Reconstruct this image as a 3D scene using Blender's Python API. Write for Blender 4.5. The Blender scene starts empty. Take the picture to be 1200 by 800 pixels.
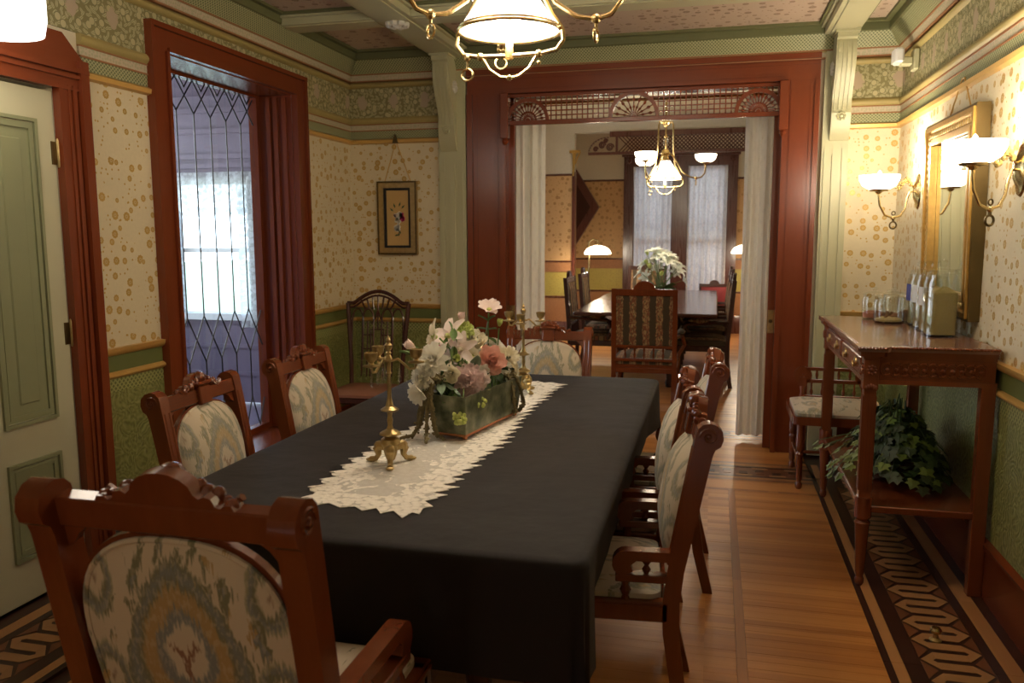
import bpy, bmesh, math, random
from mathutils import Vector, Matrix
R = math.radians
PI = math.pi
random.seed(7)
SC = bpy.context.scene
COL = SC.collection

# ------------------------------------------------------------------ camera
CAM_YAW, CAM_PITCH, CAM_ROLL = 13.911, 7.42, -0.171
cam_d = bpy.data.cameras.new('camera'); cam = bpy.data.objects.new('camera', cam_d); COL.objects.link(cam)
cam_d.sensor_width = 36; cam_d.lens = 958.1 / 1200 * 36; cam_d.clip_start = .05; cam_d.clip_end = 200
_a, _p, _r = R(CAM_YAW), R(CAM_PITCH), R(CAM_ROLL)
_f = Vector((-math.sin(_a) * math.cos(_p), math.cos(_a) * math.cos(_p), -math.sin(_p)))
_x = Vector((math.cos(_a), math.sin(_a), 0)); _u = _x.cross(_f)
_x, _u = _x * math.cos(_r) + _u * math.sin(_r), _u * math.cos(_r) - _x * math.sin(_r)
cam.matrix_world = Matrix(((_x.x, _u.x, -_f.x, 0), (_x.y, _u.y, -_f.y, 0), (_x.z, _u.z, -_f.z, 1.52), (0, 0, 0, 1)))
cam_d.dof.use_dof = True; cam_d.dof.focus_distance = 3.4; cam_d.dof.aperture_fstop = 5.0
SC.camera = cam

# ------------------------------------------------------------------ world, exposure
w = bpy.data.worlds.new('sky'); SC.world = w; w.use_nodes = True
wn = w.node_tree
wbg = wn.nodes['Background']
wtc = wn.nodes.new('ShaderNodeTexCoord'); wsep = wn.nodes.new('ShaderNodeSeparateXYZ'); wr = wn.nodes.new('ShaderNodeValToRGB')
wn.links.new(wtc.outputs['Generated'], wsep.inputs[0]); wn.links.new(wsep.outputs[2], wr.inputs[0])
wr.color_ramp.elements[0].position = 0.0; wr.color_ramp.elements[0].color = (.92, .97, 1, 1)
wr.color_ramp.elements[1].position = .7; wr.color_ramp.elements[1].color = (.60, .77, 1, 1)
wn.links.new(wr.outputs[0], wbg.inputs[0])
wbg.inputs[1].default_value = 4.5
SC.view_settings.view_transform = 'Standard'; SC.view_settings.look = 'None'
SC.view_settings.exposure = 0.45; SC.cycles.transparent_max_bounces = 24; SC.view_settings.gamma = 1; SC.view_settings.use_curve_mapping = False

# ------------------------------------------------------------------ lamp powers (W) and glow of the shades
P_SCONCE, P_CHAND, P_BACK, P_LEFT, P_FILL = 14.0, 27.0, 33.0, 3.0, 7.5
G_BOWL, G_CONE = 7.0, 3.0

# ------------------------------------------------------------------ materials
class G:
    def __init__(s, name, col=(.5, .5, .5), rough=.5, metal=0, spec=.5, **kw):
        s.m = bpy.data.materials.new(name); s.m.use_nodes = True; s.nt = s.m.node_tree
        s.b = s.nt.nodes['Principled BSDF']
        s.set('Roughness', rough); s.set('Metallic', metal); s.set('Specular IOR Level', spec); s.set('Base Color', col)
        for k, v in kw.items(): s.set(k.replace('_', ' '), v)
    def put(s, sock, v):
        if isinstance(v, bpy.types.NodeSocket): s.nt.links.new(v, sock)
        elif isinstance(v, (tuple, list)):
            v = tuple(v)
            if sock.type == 'RGBA' and len(v) == 3: v = v + (1,)
            sock.default_value = v
        else: sock.default_value = v
    def set(s, k, v): s.put(s.b.inputs[k], v)
    def node(s, t, attrs=None, **ins):
        n = s.nt.nodes.new('ShaderNode' + t)
        for k, v in (attrs or {}).items(): setattr(n, k, v)
        for k, v in ins.items(): s.put(n.inputs[k.replace('_', ' ')], v)
        return n
    def math(s, op, a, b=0.0, c=0.0, clamp=False):
        n = s.nt.nodes.new('ShaderNodeMath'); n.operation = op; n.use_clamp = clamp
        s.put(n.inputs[0], a); s.put(n.inputs[1], b); s.put(n.inputs[2], c)
        return n.outputs[0]
    def mix(s, f, a, b):
        n = s.nt.nodes.new('ShaderNodeMix'); n.data_type = 'RGBA'
        s.put(n.inputs[0], f); s.put(n.inputs[6], a); s.put(n.inputs[7], b)
        return n.outputs[2]
    def sep(s, v):
        n = s.nt.nodes.new('ShaderNodeSeparateXYZ'); s.put(n.inputs[0], v); return n.outputs
    def comb(s, x, y, z=0.0):
        n = s.nt.nodes.new('ShaderNodeCombineXYZ'); s.put(n.inputs[0], x); s.put(n.inputs[1], y); s.put(n.inputs[2], z); return n.outputs[0]
    def pos(s): return s.nt.nodes.new('ShaderNodeNewGeometry').outputs['Position']
    def obj(s): return s.nt.nodes.new('ShaderNodeTexCoord').outputs['Object']
    def uv(s): return s.nt.nodes.new('ShaderNodeTexCoord').outputs['UV']
    def noise(s, vec, scale=5, detail=3, rough=.5, dist=0):
        n = s.node('TexNoise', Vector=vec, Scale=scale, Detail=detail, Roughness=rough, Distortion=dist); return n.outputs[0]
    def vor(s, vec, scale, rand=1.0, feature='F1', dims='2D'):
        return s.node('TexVoronoi', {'voronoi_dimensions': dims, 'feature': feature}, Vector=vec, Scale=scale, Randomness=rand).outputs
    def vmul(s, v, t):
        n = s.nt.nodes.new('ShaderNodeVectorMath'); n.operation = 'MULTIPLY'; s.put(n.inputs[0], v); s.put(n.inputs[1], t); return n.outputs[0]
    def vsub(s, v, t):
        n = s.nt.nodes.new('ShaderNodeVectorMath'); n.operation = 'SUBTRACT'; s.put(n.inputs[0], v); s.put(n.inputs[1], t); return n.outputs[0]
    def vadd(s, v, t):
        n = s.nt.nodes.new('ShaderNodeVectorMath'); n.operation = 'ADD'; s.put(n.inputs[0], v); s.put(n.inputs[1], t); return n.outputs[0]
    def ramp(s, f, stops, interp='LINEAR'):
        n = s.nt.nodes.new('ShaderNodeValToRGB'); s.put(n.inputs[0], f); cr = n.color_ramp; cr.interpolation = interp
        while len(cr.elements) < len(stops): cr.elements.new(.5)
        for e, (p, c) in zip(cr.elements, stops): e.position = p; e.color = tuple(c) + (1,) if len(c) == 3 else c
        return n.outputs[0]
    def bump(s, h, strength=.3, dist=.01):
        n = s.node('Bump', Height=h, Strength=strength, Distance=dist); s.set('Normal', n.outputs[0])
    def wallvec(s):
        # metres along the wall and up it, whichever way the wall faces
        g = s.nt.nodes.new('ShaderNodeNewGeometry'); p = s.sep(g.outputs['Position']); n = s.sep(g.outputs['True Normal'])
        t = s.math('GREATER_THAN', s.math('ABSOLUTE', n[0]), .6)
        u = s.math('ADD', s.math('MULTIPLY', p[1], t), s.math('MULTIPLY', p[0], s.math('SUBTRACT', 1.0, t)))
        return s.comb(u, p[2]), u, p[2]
M = {}
def plain(name, col, rough=.5, metal=0, spec=.5, var=.12, scale=9, bump=0, **kw):
    g = G(name, col, rough, metal, spec, **kw)
    n = g.noise(g.obj(), scale, 4)
    lo = tuple(c * (1 - var) for c in col); hi = tuple(min(1, c * (1 + var)) for c in col)
    g.set('Base Color', g.mix(n, lo, hi))
    if bump: g.bump(g.noise(g.obj(), scale * 6, 3), bump, .004)
    M[name] = g.m; return g.m
def wood(name, c0, c1, rough=.28, axis=2, scale=1.0, coat=.25):
    g = G(name, c0, rough); st = [26.0 * scale] * 3; st[axis] = 1.6 * scale
    v = g.vmul(g.obj(), tuple(st)); n = g.noise(v, 1.6, 4, .55, .4); n2 = g.noise(g.obj(), 2.2, 2)
    g.set('Base Color', g.mix(g.math('ADD', g.math('MULTIPLY', n, .75), g.math('MULTIPLY', n2, .3), clamp=True), c0, c1))
    g.set('Roughness', g.math('ADD', rough - .05, g.math('MULTIPLY', n, .06)))
    g.set('Coat Weight', coat if not name.startswith('mahog') else .1); g.set('Coat Roughness', .18)
    M[name] = g.m; return g.m
wood('mahogany', (.15, .029, .0085), (.19, .040, .012), .26)
wood('mahogany_h', (.15, .029, .0085), (.19, .040, .012), .26, 0)
wood('mahogany_y', (.15, .029, .0085), (.19, .040, .012), .26, 1)
wood('chair_wood', (.125, .026, .008), (.20, .049, .014), .22, 2)
wood('dark_wood', (.028, .010, .008), (.075, .026, .018), .22, 2)
wood('table_wood', (.05, .016, .012), (.11, .034, .022), .2, 1)
wood('stand_wood', (.14, .032, .010), (.215, .055, .017), .22, 2)
wood('stand_top', (.20, .09, .055), (.28, .13, .08), .16, 1)
wood('bay_wood', (.055, .015, .009), (.12, .032, .016), .3, 2)
wood('bamboo_wood', (.03, .012, .01), (.10, .035, .024), .22, 2)
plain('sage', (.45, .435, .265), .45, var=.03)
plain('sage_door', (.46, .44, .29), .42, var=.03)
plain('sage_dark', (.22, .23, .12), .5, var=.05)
plain('ochre', (.36, .28, .10), .5, var=.08)
plain('gold_trim', (.62, .38, .11), .38, .35, var=.08)
plain('gilt', (.58, .36, .10), .33, .85, var=.25, scale=40, bump=.2)
plain('brass', (.66, .50, .24), .24, 1, var=.12)
plain('dark_brass', (.16, .115, .05), .35, 1, var=.2)
plain('old_brass', (.46, .34, .15), .36, .95, var=.3, scale=50, bump=.2)
plain('green_stripe', (.12, .14, .035), .6, var=.1)
plain('green_edge', (.125, .13, .05), .6, var=.1)
plain('white_plaster', (.62, .60, .52), .6, var=.03)
plain('cream_wall', (.60, .53, .38), .7, var=.05)
plain('white_paint', (.75, .75, .72), .5, var=.03)
plain('porch_wood', (.16, .12, .16), .5, var=.3, scale=3)
plain('leather', (.26, .10, .05), .42, var=.15, bump=.2)
plain('black_mat', (.008, .007, .007), .6)
plain('lead', (.045, .045, .045), .4, .6)
plain('wax', (.75, .70, .58), .4, var=.02)
def petal(name, col, var=.1, scale=30, tr=.35):
    m = bpy.data.materials.new(name); m.use_nodes = True; g = G.__new__(G); g.m = m; g.nt = m.node_tree; nt = g.nt; nt.nodes.clear()
    o = nt.nodes.new('ShaderNodeOutputMaterial'); mx = nt.nodes.new('ShaderNodeMixShader'); d = nt.nodes.new('ShaderNodeBsdfDiffuse'); t = nt.nodes.new('ShaderNodeBsdfTranslucent')
    cc = g.mix(g.noise(g.obj(), scale, 3), tuple(c * (1 - var) for c in col), tuple(min(.98, c * (1 + var)) for c in col))
    nt.links.new(cc, d.inputs[0]); nt.links.new(cc, t.inputs[0]); mx.inputs[0].default_value = tr
    nt.links.new(d.outputs[0], mx.inputs[1]); nt.links.new(t.outputs[0], mx.inputs[2]); nt.links.new(mx.outputs[0], o.inputs[0]); M[name] = m
petal('petal_white', (.93, .90, .80), .04); petal('petal_cream', (.93, .86, .68), .05); petal('petal_pink', (.96, .74, .69), .06); petal('petal_pale', (.93, .79, .72), .05)
petal('petal_rose', (.90, .55, .44), .1, 6); petal('petal_magenta', (.60, .05, .20), .1); petal('petal_lime', (.66, .72, .26), .12); petal('petal_lily', (.92, .94, .84), .03)
plain('leaf_dark', (.045, .085, .025), .4, var=.3, scale=30)
plain('leaf_mid', (.12, .21, .05), .45, var=.3, scale=30)
plain('leaf_grey', (.22, .30, .20), .5, var=.15, scale=30)
plain('ivy', (.026, .05, .010), .5, var=.5, scale=18)
plain('ivy_light', (.13, .19, .03), .5, var=.35, scale=18)
plain('amaranth', (.20, .16, .07), .8, var=.4, scale=90, bump=.8)
plain('basket', (.06, .035, .018), .7, var=.4, scale=60)
plain('herb', (.32, .25, .085), .9, var=.45, scale=220, bump=.8)
plain('spice_red', (.32, .12, .06), .9, var=.4, scale=160, bump=.8)
plain('spice_brown', (.22, .11, .045), .9, var=.4, scale=160, bump=.8)
plain('dried', (.38, .28, .12), .9, var=.5, scale=120, bump=.8)
plain('paper_label', (.70, .68, .64), .7, var=.04)
plain('blue_label', (.05, .05, .22), .6)
plain('red_velvet', (.20, .014, .014), .7)
plain('garden', (.42, .45, .26), .9, var=.4, scale=2)
plain('copper', (.42, .16, .07), .4, .8, var=.3)
def emit(name, col, strength, base=(.85, .83, .78)):
    g = G(name, base, .25); g.set('Emission Color', col); g.set('Emission Strength', strength); M[name] = g.m
emit('bowl_glow', (1, .93, .82), G_BOWL); emit('cone_glow', (1, .93, .82), G_CONE); emit('bulb_glow', (1, .86, .62), 30)
emit('back_glow', (1, .84, .58), 7.0); emit('left_glow', (1, .96, .90), 2.5)
# opal glass cone: lit from inside, white outside
# clear things
def glassy(name, tint, gloss=.12, rough=.02):
    m = bpy.data.materials.new(name); m.use_nodes = True; nt = m.node_tree; nt.nodes.clear()
    o = nt.nodes.new('ShaderNodeOutputMaterial'); mx = nt.nodes.new('ShaderNodeMixShader'); t = nt.nodes.new('ShaderNodeBsdfTransparent'); gl = nt.nodes.new('ShaderNodeBsdfGlossy'); lw = nt.nodes.new('ShaderNodeLayerWeight'); mm = nt.nodes.new('ShaderNodeMath')
    t.inputs[0].default_value = tint + (1,); gl.inputs['Roughness'].default_value = rough; lw.inputs[0].default_value = .2
    mm.operation = 'MULTIPLY_ADD'; mm.inputs[1].default_value = .28; mm.inputs[2].default_value = gloss * .4; mm.use_clamp = True
    nt.links.new(lw.outputs['Facing'], mm.inputs[0]); nt.links.new(mm.outputs[0], mx.inputs[0]); nt.links.new(t.outputs[0], mx.inputs[1]); nt.links.new(gl.outputs[0], mx.inputs[2]); nt.links.new(mx.outputs[0], o.inputs[0])
    M[name] = m
glassy('pane_glass', (.93, .97, 1.0), .06); glassy('jar_glass', (.97, .98, .97), .05); glassy('crystal', (.95, .95, .95), .3)
g = G('mirror_glass', (.86, .87, .86), .03, 1); M['mirror_glass'] = g.m

# lace: cloth with holes, softly see-through
def lace(name, col, scale, lo, hi, trans=.5, stretch=1.0):
    m = bpy.data.materials.new(name); m.use_nodes = True; g = G.__new__(G); g.m = m; g.nt = m.node_tree; nt = g.nt; nt.nodes.clear()
    o = nt.nodes.new('ShaderNodeOutputMaterial'); mx = nt.nodes.new('ShaderNodeMixShader'); t = nt.nodes.new('ShaderNodeBsdfTransparent')
    m2 = nt.nodes.new('ShaderNodeMixShader'); d = nt.nodes.new('ShaderNodeBsdfDiffuse'); tr = nt.nodes.new('ShaderNodeBsdfTranslucent')
    uv = g.vmul(g.uv(), (1, stretch, 1)); v = g.vor(uv, scale, .9); v2 = g.vor(uv, scale * 3.2, .8); n = g.noise(uv, scale * .35, 2)
    f = g.math('ADD', g.math('MULTIPLY', v[0], 1.1), g.math('MULTIPLY', g.math('SUBTRACT', .5, n), .9))
    a = g.ramp(f, [(.28, (hi,) * 3), (.52, (lo,) * 3), (1, (lo,) * 3)])
    a = g.math('MULTIPLY', a, g.math('ADD', .9, g.math('MULTIPLY', v2[0], .5)), clamp=True)
    d.inputs[0].default_value = col + (1,); tr.inputs[0].default_value = col + (1,); m2.inputs[0].default_value = trans
    nt.links.new(d.outputs[0], m2.inputs[1]); nt.links.new(tr.outputs[0], m2.inputs[2])
    nt.links.new(a, mx.inputs[0]); nt.links.new(t.outputs[0], mx.inputs[1]); nt.links.new(m2.outputs[0], mx.inputs[2]); nt.links.new(mx.outputs[0], o.inputs[0])
    M[name] = m
lace('curtain_lace', (.93, .90, .81), 14, .985, 1.0, .3, .2)
lace('window_lace', (.74, .70, .64), 22, .82, .98, .5, .3)
lace('porch_lace', (.86, .87, .86), 20, .62, .95, .6)

# runner: close lace along the edge, sheer net along the middle; UV is metres on the table
m = bpy.data.materials.new('runner_lace'); m.use_nodes = True; g = G.__new__(G); g.m = m; g.nt = m.node_tree; g.b = g.nt.nodes['Principled BSDF']; g.set('Roughness', .85)
uv = g.uv(); s = g.sep(uv); n1 = g.noise(uv, 16, 3, .5, 1.0); v1 = g.vor(uv, 45, .9); v2 = g.vor(uv, 160, .8)
mid = g.math('ADD', g.math('MULTIPLY', g.math('ABSOLUTE', g.math('ADD', s[0], .955)), 5.5), g.math('MULTIPLY', g.math('SUBTRACT', n1, .5), 2.6))
endf = g.math('MAXIMUM', g.math('MULTIPLY', g.math('SUBTRACT', 2.22, s[1]), 6.0), g.math('MULTIPLY', g.math('SUBTRACT', s[1], 3.92), 6.0))
sol = g.math('MAXIMUM', g.math('SUBTRACT', mid, .05), endf, clamp=True)
lacy = g.math('SUBTRACT', 1.0, g.math('MULTIPLY', g.math('GREATER_THAN', v1[0], .62), .30))
g.set('Base Color', g.mix(v1[0], (.95, .91, .82), (.80, .75, .65))); g.set('Alpha', g.math('MAXIMUM', .62, g.math('MULTIPLY', g.math('MULTIPLY_ADD', g.math('GREATER_THAN', sol, .42), .4, .62), lacy), clamp=True)); g.bump(g.math('ADD', v1[0], g.math('MULTIPLY', v2[0], .4)), .5, .004); M['runner_lace'] = m
# wallpaper: gold flower heads strewn over cream
def strewn(g, vec, base, gold, s=10.0, big=1.0, keep=.28):
    v = g.vor(vec, s, .82); c = g.sep(v[1]); d = v[0]
    dv = g.sep(g.vsub(vec, v[2])); th = g.math('ARCTAN2', dv[1], dv[0])
    r = g.math('MULTIPLY', g.math('ADD', .15, g.math('MULTIPLY', c[0], .14)), big)
    rr = g.math('MULTIPLY', r, g.math('ADD', 1.0, g.math('MULTIPLY', g.math('COSINE', g.math('MULTIPLY', th, 9.0)), .06)))
    disc = g.math('MULTIPLY', g.math('LESS_THAN', d, rr), g.math('GREATER_THAN', c[1], keep))
    eye = g.math('MULTIPLY', g.math('LESS_THAN', d, g.math('MULTIPLY', r, .42)), g.math('GREATER_THAN', d, g.math('MULTIPLY', r, .22)))
    disc = g.math('MULTIPLY', disc, g.math('SUBTRACT', 1.0, g.math('MULTIPLY', eye, .5)))
    w_ = g.vor(vec, s * 3.6, .9); cw = g.sep(w_[1])
    dots = g.math('MULTIPLY', g.math('LESS_THAN', w_[0], .24), g.math('GREATER_THAN', cw[1], .80))
    dots = g.math('MULTIPLY', dots, g.math('GREATER_THAN', d, .42))
    return g.math('MAXIMUM', disc, dots)
def wallpaper(name, base, gold, s=10.0, metal=.7, keep=.28, wallv=True, big=1.0):
    g = G(name, base, .6); vec = g.wallvec()[0] if wallv else g.pos()
    m_ = strewn(g, vec, base, gold, s, big, keep)
    n = g.noise(vec, 60, 2)
    b = g.mix(n, tuple(c * .95 for c in base), tuple(min(1, c * 1.05) for c in base))
    g.set('Base Color', g.mix(m_, b, gold)); g.set('Metallic', g.math('MULTIPLY', m_, metal)); g.set('Roughness', g.math('SUBTRACT', .62, g.math('MULTIPLY', m_, .2)))
    M[name] = g.m
wallpaper('paper', (.65, .565, .375), (.50, .31, .075), 13.2, .3, .18)
wallpaper('ceiling_paper', (.50, .39, .30), (.20, .11, .055), 11, 0, .3, False, .9)
wallpaper('back_paper', (.50, .30, .125), (.30, .16, .05), 11, .3)
# lattice band
g = G('lattice_band', (.2, .25, .1), .55); vec, u_, z_ = g.wallvec()
k = 46.0
zz = g.math('MULTIPLY', z_, 1.15)
a = g.math('FRACT', g.math('MULTIPLY', g.math('ADD', u_, zz), k)); b = g.math('FRACT', g.math('MULTIPLY', g.math('SUBTRACT', u_, zz), k))
ln = g.math('MAXIMUM', g.math('LESS_THAN', a, .36), g.math('LESS_THAN', b, .36))
g.set('Base Color', g.mix(ln, (.12, .135, .05), (.37, .37, .20))); M['lattice_band'] = g.m
# pink band with brown lines
g = G('pink_band', (.5, .4, .3), .6); vec, u_, z_ = g.wallvec()
n = g.vor(vec, 60, .6)
g.set('Base Color', g.mix(g.math('LESS_THAN', n[0], .38), (.50, .42, .30), (.40, .38, .25))); M['pink_band'] = g.m
plain('brown_line', (.30, .13, .045), .6)
# frieze: pale fruit, leaves and pink birds on olive
g = G('frieze', (.2, .2, .1), .6); vec, u_, z_ = g.wallvec()
lv = g.vor(vec, 40, .9); lc = g.sep(lv[1]); ld = g.sep(g.vsub(vec, lv[2])); an = g.math('MULTIPLY', lc[0], 6.283)
ca, sa = g.math('COSINE', an), g.math('SINE', an)
lx = g.math('ADD', g.math('MULTIPLY', ld[0], ca), g.math('MULTIPLY', ld[1], sa)); ly = g.math('SUBTRACT', g.math('MULTIPLY', ld[1], ca), g.math('MULTIPLY', ld[0], sa))
le = g.math('ADD', g.math('POWER', g.math('MULTIPLY', lx, 62.0), 2.0), g.math('POWER', g.math('MULTIPLY', ly, 150.0), 2.0))
leaf = g.math('LESS_THAN', le, 1.0)
vein = g.math('LESS_THAN', g.math('ABSOLUTE', ly), .0011)
fr = g.vor(vec, 17, .75); fd = fr[0]; fc = g.sep(fr[1])
fruit = g.math('MULTIPLY', g.math('LESS_THAN', fd, .27), g.math('GREATER_THAN', fc[2], .2)); halo = g.math('LESS_THAN', fd, .33)
bd = g.node('TexNoise', Vector=vec, Scale=26.0, Detail=2.0); bv = g.vadd(vec, g.vmul(g.vsub(bd.outputs[1], (.5, .5, .5)), (.075, .06, 0)))
bs = g.sep(bv); bu = g.math('SUBTRACT', g.math('FRACT', g.math('MULTIPLY', bs[0], 4.0)), .5); bz = g.math('SUBTRACT', bs[1], 2.515)
be = g.math('ADD', g.math('POWER', g.math('MULTIPLY', bu, 7.0), 2.0), g.math('POWER', g.math('MULTIPLY', bz, 20.0), 2.0)); bird = g.math('LESS_THAN', be, 1.0)
c = g.mix(leaf, (.215, .19, .075), (.43, .39, .22)); c = g.mix(g.math('MULTIPLY', leaf, vein), c, (.2, .2, .08))
c = g.mix(g.math('MULTIPLY', halo, g.math('GREATER_THAN', fc[2], .2)), c, (.18, .17, .075)); c = g.mix(fruit, c, (.46, .40, .22)); c = g.mix(bird, c, (.43, .33, .23))
g.set('Base Color', c); M['frieze'] = g.m
# embossed green dado
g = G('dado', (.16, .18, .05), .5); vec, u_, z_ = g.wallvec()
dn = g.node('TexNoise', Vector=vec, Scale=7.0, Detail=2.0); dv = g.vadd(vec, g.vmul(g.vsub(dn.outputs[1], (.5, .5, .5)), (.16, .16, 0)))
v1 = g.vor(dv, 9, .8); ring = g.math('SINE', g.math('MULTIPLY', v1[0], 30.0)); v2 = g.vor(dv, 55, 1)
a = g.math('FRACT', g.math('MULTIPLY', g.math('ADD', u_, z_), 36.0)); b = g.math('FRACT', g.math('MULTIPLY', g.math('SUBTRACT', u_, z_), 36.0))
lat = g.math('MAXIMUM', g.math('LESS_THAN', a, .4), g.math('LESS_THAN', b, .4))
inb = g.math('GREATER_THAN', z_, .79)
h = g.math('ADD', g.math('MULTIPLY', ring, .16), g.math('ADD', g.math('MULTIPLY', v2[0], .6), g.math('MULTIPLY', g.noise(dv, 38, 3), .55)))
h = g.math('ADD', g.math('MULTIPLY', h, g.math('SUBTRACT', 1.0, inb)), g.math('MULTIPLY', lat, inb))
g.set('Base Color', g.ramp(h, [(.1, (.12, .13, .028)), (.5, (.21, .22, .06)), (1, (.32, .33, .12))])); g.bump(h, .55, .006); M['dado'] = g.m
# back room lower wall
wallpaper('back_dado', (.38, .30, .06), (.30, .23, .05), 30, .2)
plain('back_frieze', (.56, .50, .38), .8, var=.10, scale=40)
plain('back_border', (.30, .13, .045), .6, var=.25, scale=50)
# oak planks, every board with its own tone
def oak(name, lo, mid, hi, axis=0):
    g = G(name, mid, .3); p = g.sep(g.pos()); a_, c_ = (p[0], p[1]) if axis == 0 else (p[1], p[0])
    row = g.math('FLOOR', g.math('DIVIDE', c_, .0575)); seg = g.math('FLOOR', g.math('DIVIDE', a_, .9))
    wn_ = g.node('TexWhiteNoise', {'noise_dimensions': '2D'}, Vector=g.comb(row, seg)).outputs[0]
    gr = g.noise(g.comb(g.math('MULTIPLY', a_, 3.0), g.math('MULTIPLY', c_, 90.0), g.math('MULTIPLY', row, 7.0)), 1.5, 4, .6)
    t = g.math('ADD', g.math('MULTIPLY', wn_, .6), g.math('MULTIPLY', gr, .5), clamp=True)
    g.set('Base Color', g.ramp(t, [(.1, lo), (.5, mid), (.95, hi)])); g.set('Roughness', g.math('ADD', .32, g.math('MULTIPLY', gr, .12)))
    g.set('Coat Weight', .1); g.set('Coat Roughness', .2); M[name] = g.m
oak('oak_x', (.37, .135, .028), (.48, .19, .042), (.60, .27, .075)); oak('oak_y', (.22, .07, .014), (.32, .115, .026), (.42, .17, .045), 1)
oak('oak_light', (.34, .15, .05), (.40, .19, .065), (.46, .23, .085), 1)
plain('inlay_dark', (.045, .016, .010), .3, var=.3, scale=20); plain('inlay_mid', (.17, .062, .024), .3, var=.2, scale=20); plain('inlay_light', (.37, .19, .075), .3, var=.15, scale=20)
# ikat cloth; UV in metres: u across from the middle, v up
def ikat(name, v0, pale=0.0):
    g = G(name, (.6, .5, .4), .85, spec=.2); s = g.sep(g.uv())
    st = g.noise(g.comb(g.math('MULTIPLY', s[0], 240.0), g.math('MULTIPLY', s[1], 9.0)), 1.0, 3); st2 = g.noise(g.uv(), 26, 3)
    v = g.math('ADD', s[1], g.math('MULTIPLY', g.math('SUBTRACT', st, .5), .075)); u = g.math('ADD', s[0], g.math('MULTIPLY', g.math('SUBTRACT', st2, .5), .028))
    vv = g.math('SUBTRACT', v, v0); tap = g.math('SUBTRACT', 1.0, g.math('MULTIPLY', vv, 2.6))
    r = g.math('SQRT', g.math('ADD', g.math('POWER', g.math('DIVIDE', g.math('DIVIDE', u, .118), g.math('MAXIMUM', tap, .25)), 2.0), g.math('POWER', g.math('DIVIDE', vv, .175), 2.0)))
    cream, gold, grey, olive = (.60, .50, .37), (.40, .25, .085), (.17, .19, .19), (.15, .15, .075)
    def mp(c): return tuple(a_ * (1 - pale) + b_ * pale for a_, b_ in zip(c, (.62, .57, .44)))
    c = g.ramp(r, [(0, mp(cream)), (.30, mp(cream)), (.34, mp(grey)), (.44, mp(grey)), (.50, mp(gold)), (.66, mp(gold)), (.72, mp(olive)), (.84, mp(grey)), (.97, mp(olive)), (1.0, mp(cream))])
    out = g.math('GREATER_THAN', r, 1.0)
    # motifs outside the medallion
    uu = g.math('SUBTRACT', g.math('ABSOLUTE', u), .165); v3 = g.math('SUBTRACT', g.math('FRACT', g.math('ADD', g.math('MULTIPLY', v, 5.2), .25)), .5)
    r3 = g.math('SQRT', g.math('ADD', g.math('POWER', g.math('DIVIDE', uu, .045), 2.0), g.math('POWER', g.math('DIVIDE', v3, .42), 2.0)))
    c3 = g.ramp(r3, [(0, mp((.20, .09, .05))), (.18, mp(cream)), (.38, mp(cream)), (.5, mp(olive)), (.72, mp(grey)), (.86, mp((.3, .28, .16))), (.95, mp(cream)), (1, mp(cream))])
    n3 = g.noise(g.comb(g.math('MULTIPLY', u, 22.0), g.math('MULTIPLY', v, 9.0), 3.0), 1.0, 2, .5, 1.0); n4 = g.noise(g.comb(g.math('MULTIPLY', u, 15.0), g.math('MULTIPLY', v, 7.0), 9.0), 1.0, 2)
    st3 = g.math('ADD', n3, g.math('MULTIPLY', g.math('SUBTRACT', st, .5), .35))
    c3 = g.mix(g.math('GREATER_THAN', st3, .60), c3, g.mix(g.math('GREATER_THAN', n4, .52), mp(olive), mp(gold))); c3 = g.mix(g.math('GREATER_THAN', st3, .70), c3, mp(grey))
    c = g.mix(out, c, c3)
    # twig in the middle
    tv = g.math('SUBTRACT', vv, -.02); tw = g.math('ABSOLUTE', g.math('SUBTRACT', g.math('ABSOLUTE', u), g.math('MULTIPLY', g.math('MAXIMUM', tv, 0.0), .7)))
    tm = g.math('MULTIPLY', g.math('LESS_THAN', tw, .007), g.math('MULTIPLY', g.math('LESS_THAN', tv, .035), g.math('GREATER_THAN', tv, -.04)))
    c = g.mix(tm, c, mp((.22, .085, .04)))
    mt = g.noise(g.vmul(g.uv(), (170, 60, 1)), 1, 3); c = g.mix(g.math('MULTIPLY', g.math('GREATER_THAN', mt, .55), .30), c, mp(cream))
    wv = g.noise(g.vmul(g.uv(), (900, 120, 1)), 1, 2)
    c = g.mix(g.math('MULTIPLY', wv, .25), c, mp((.5, .44, .34)))
    g.set('Base Color', c); g.bump(wv, .15, .001); g.set('Sheen Weight', .15); M[name] = g.m
ikat('ikat', .70, .0); ikat('ikat_pale', .70, .22)
# back-room striped tapestry
g = G('tapestry', (.2, .1, .05), .85, spec=.2); s = g.sep(g.uv())
sn = g.noise(g.uv(), 30, 3); su = g.math('FRACT', g.math('ADD', g.math('MULTIPLY', s[0], 9.0), g.math('MULTIPLY', sn, .25)))
wv = g.math('SINE', g.math('ADD', g.math('MULTIPLY', s[1], 75.0), g.math('MULTIPLY', g.math('ABSOLUTE', g.math('SUBTRACT', su, .76)), 14.0)))
band = g.math('LESS_THAN', su, .52)
lf = g.noise(g.vmul(g.uv(), (55, 26, 1)), 1.0, 2, .5, 1.5); c = g.mix(g.math('GREATER_THAN', lf, .52), (.21, .085, .045), (.36, .25, .12)); c = g.mix(g.math('GREATER_THAN', g.noise(g.vmul(g.uv(), (70, 40, 1)), 1.0, 2), .6), c, (.12, .10, .05)); c = g.mix(band, (.075, .055, .032), c)
g.set('Base Color', c); M['tapestry'] = g.m
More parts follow.
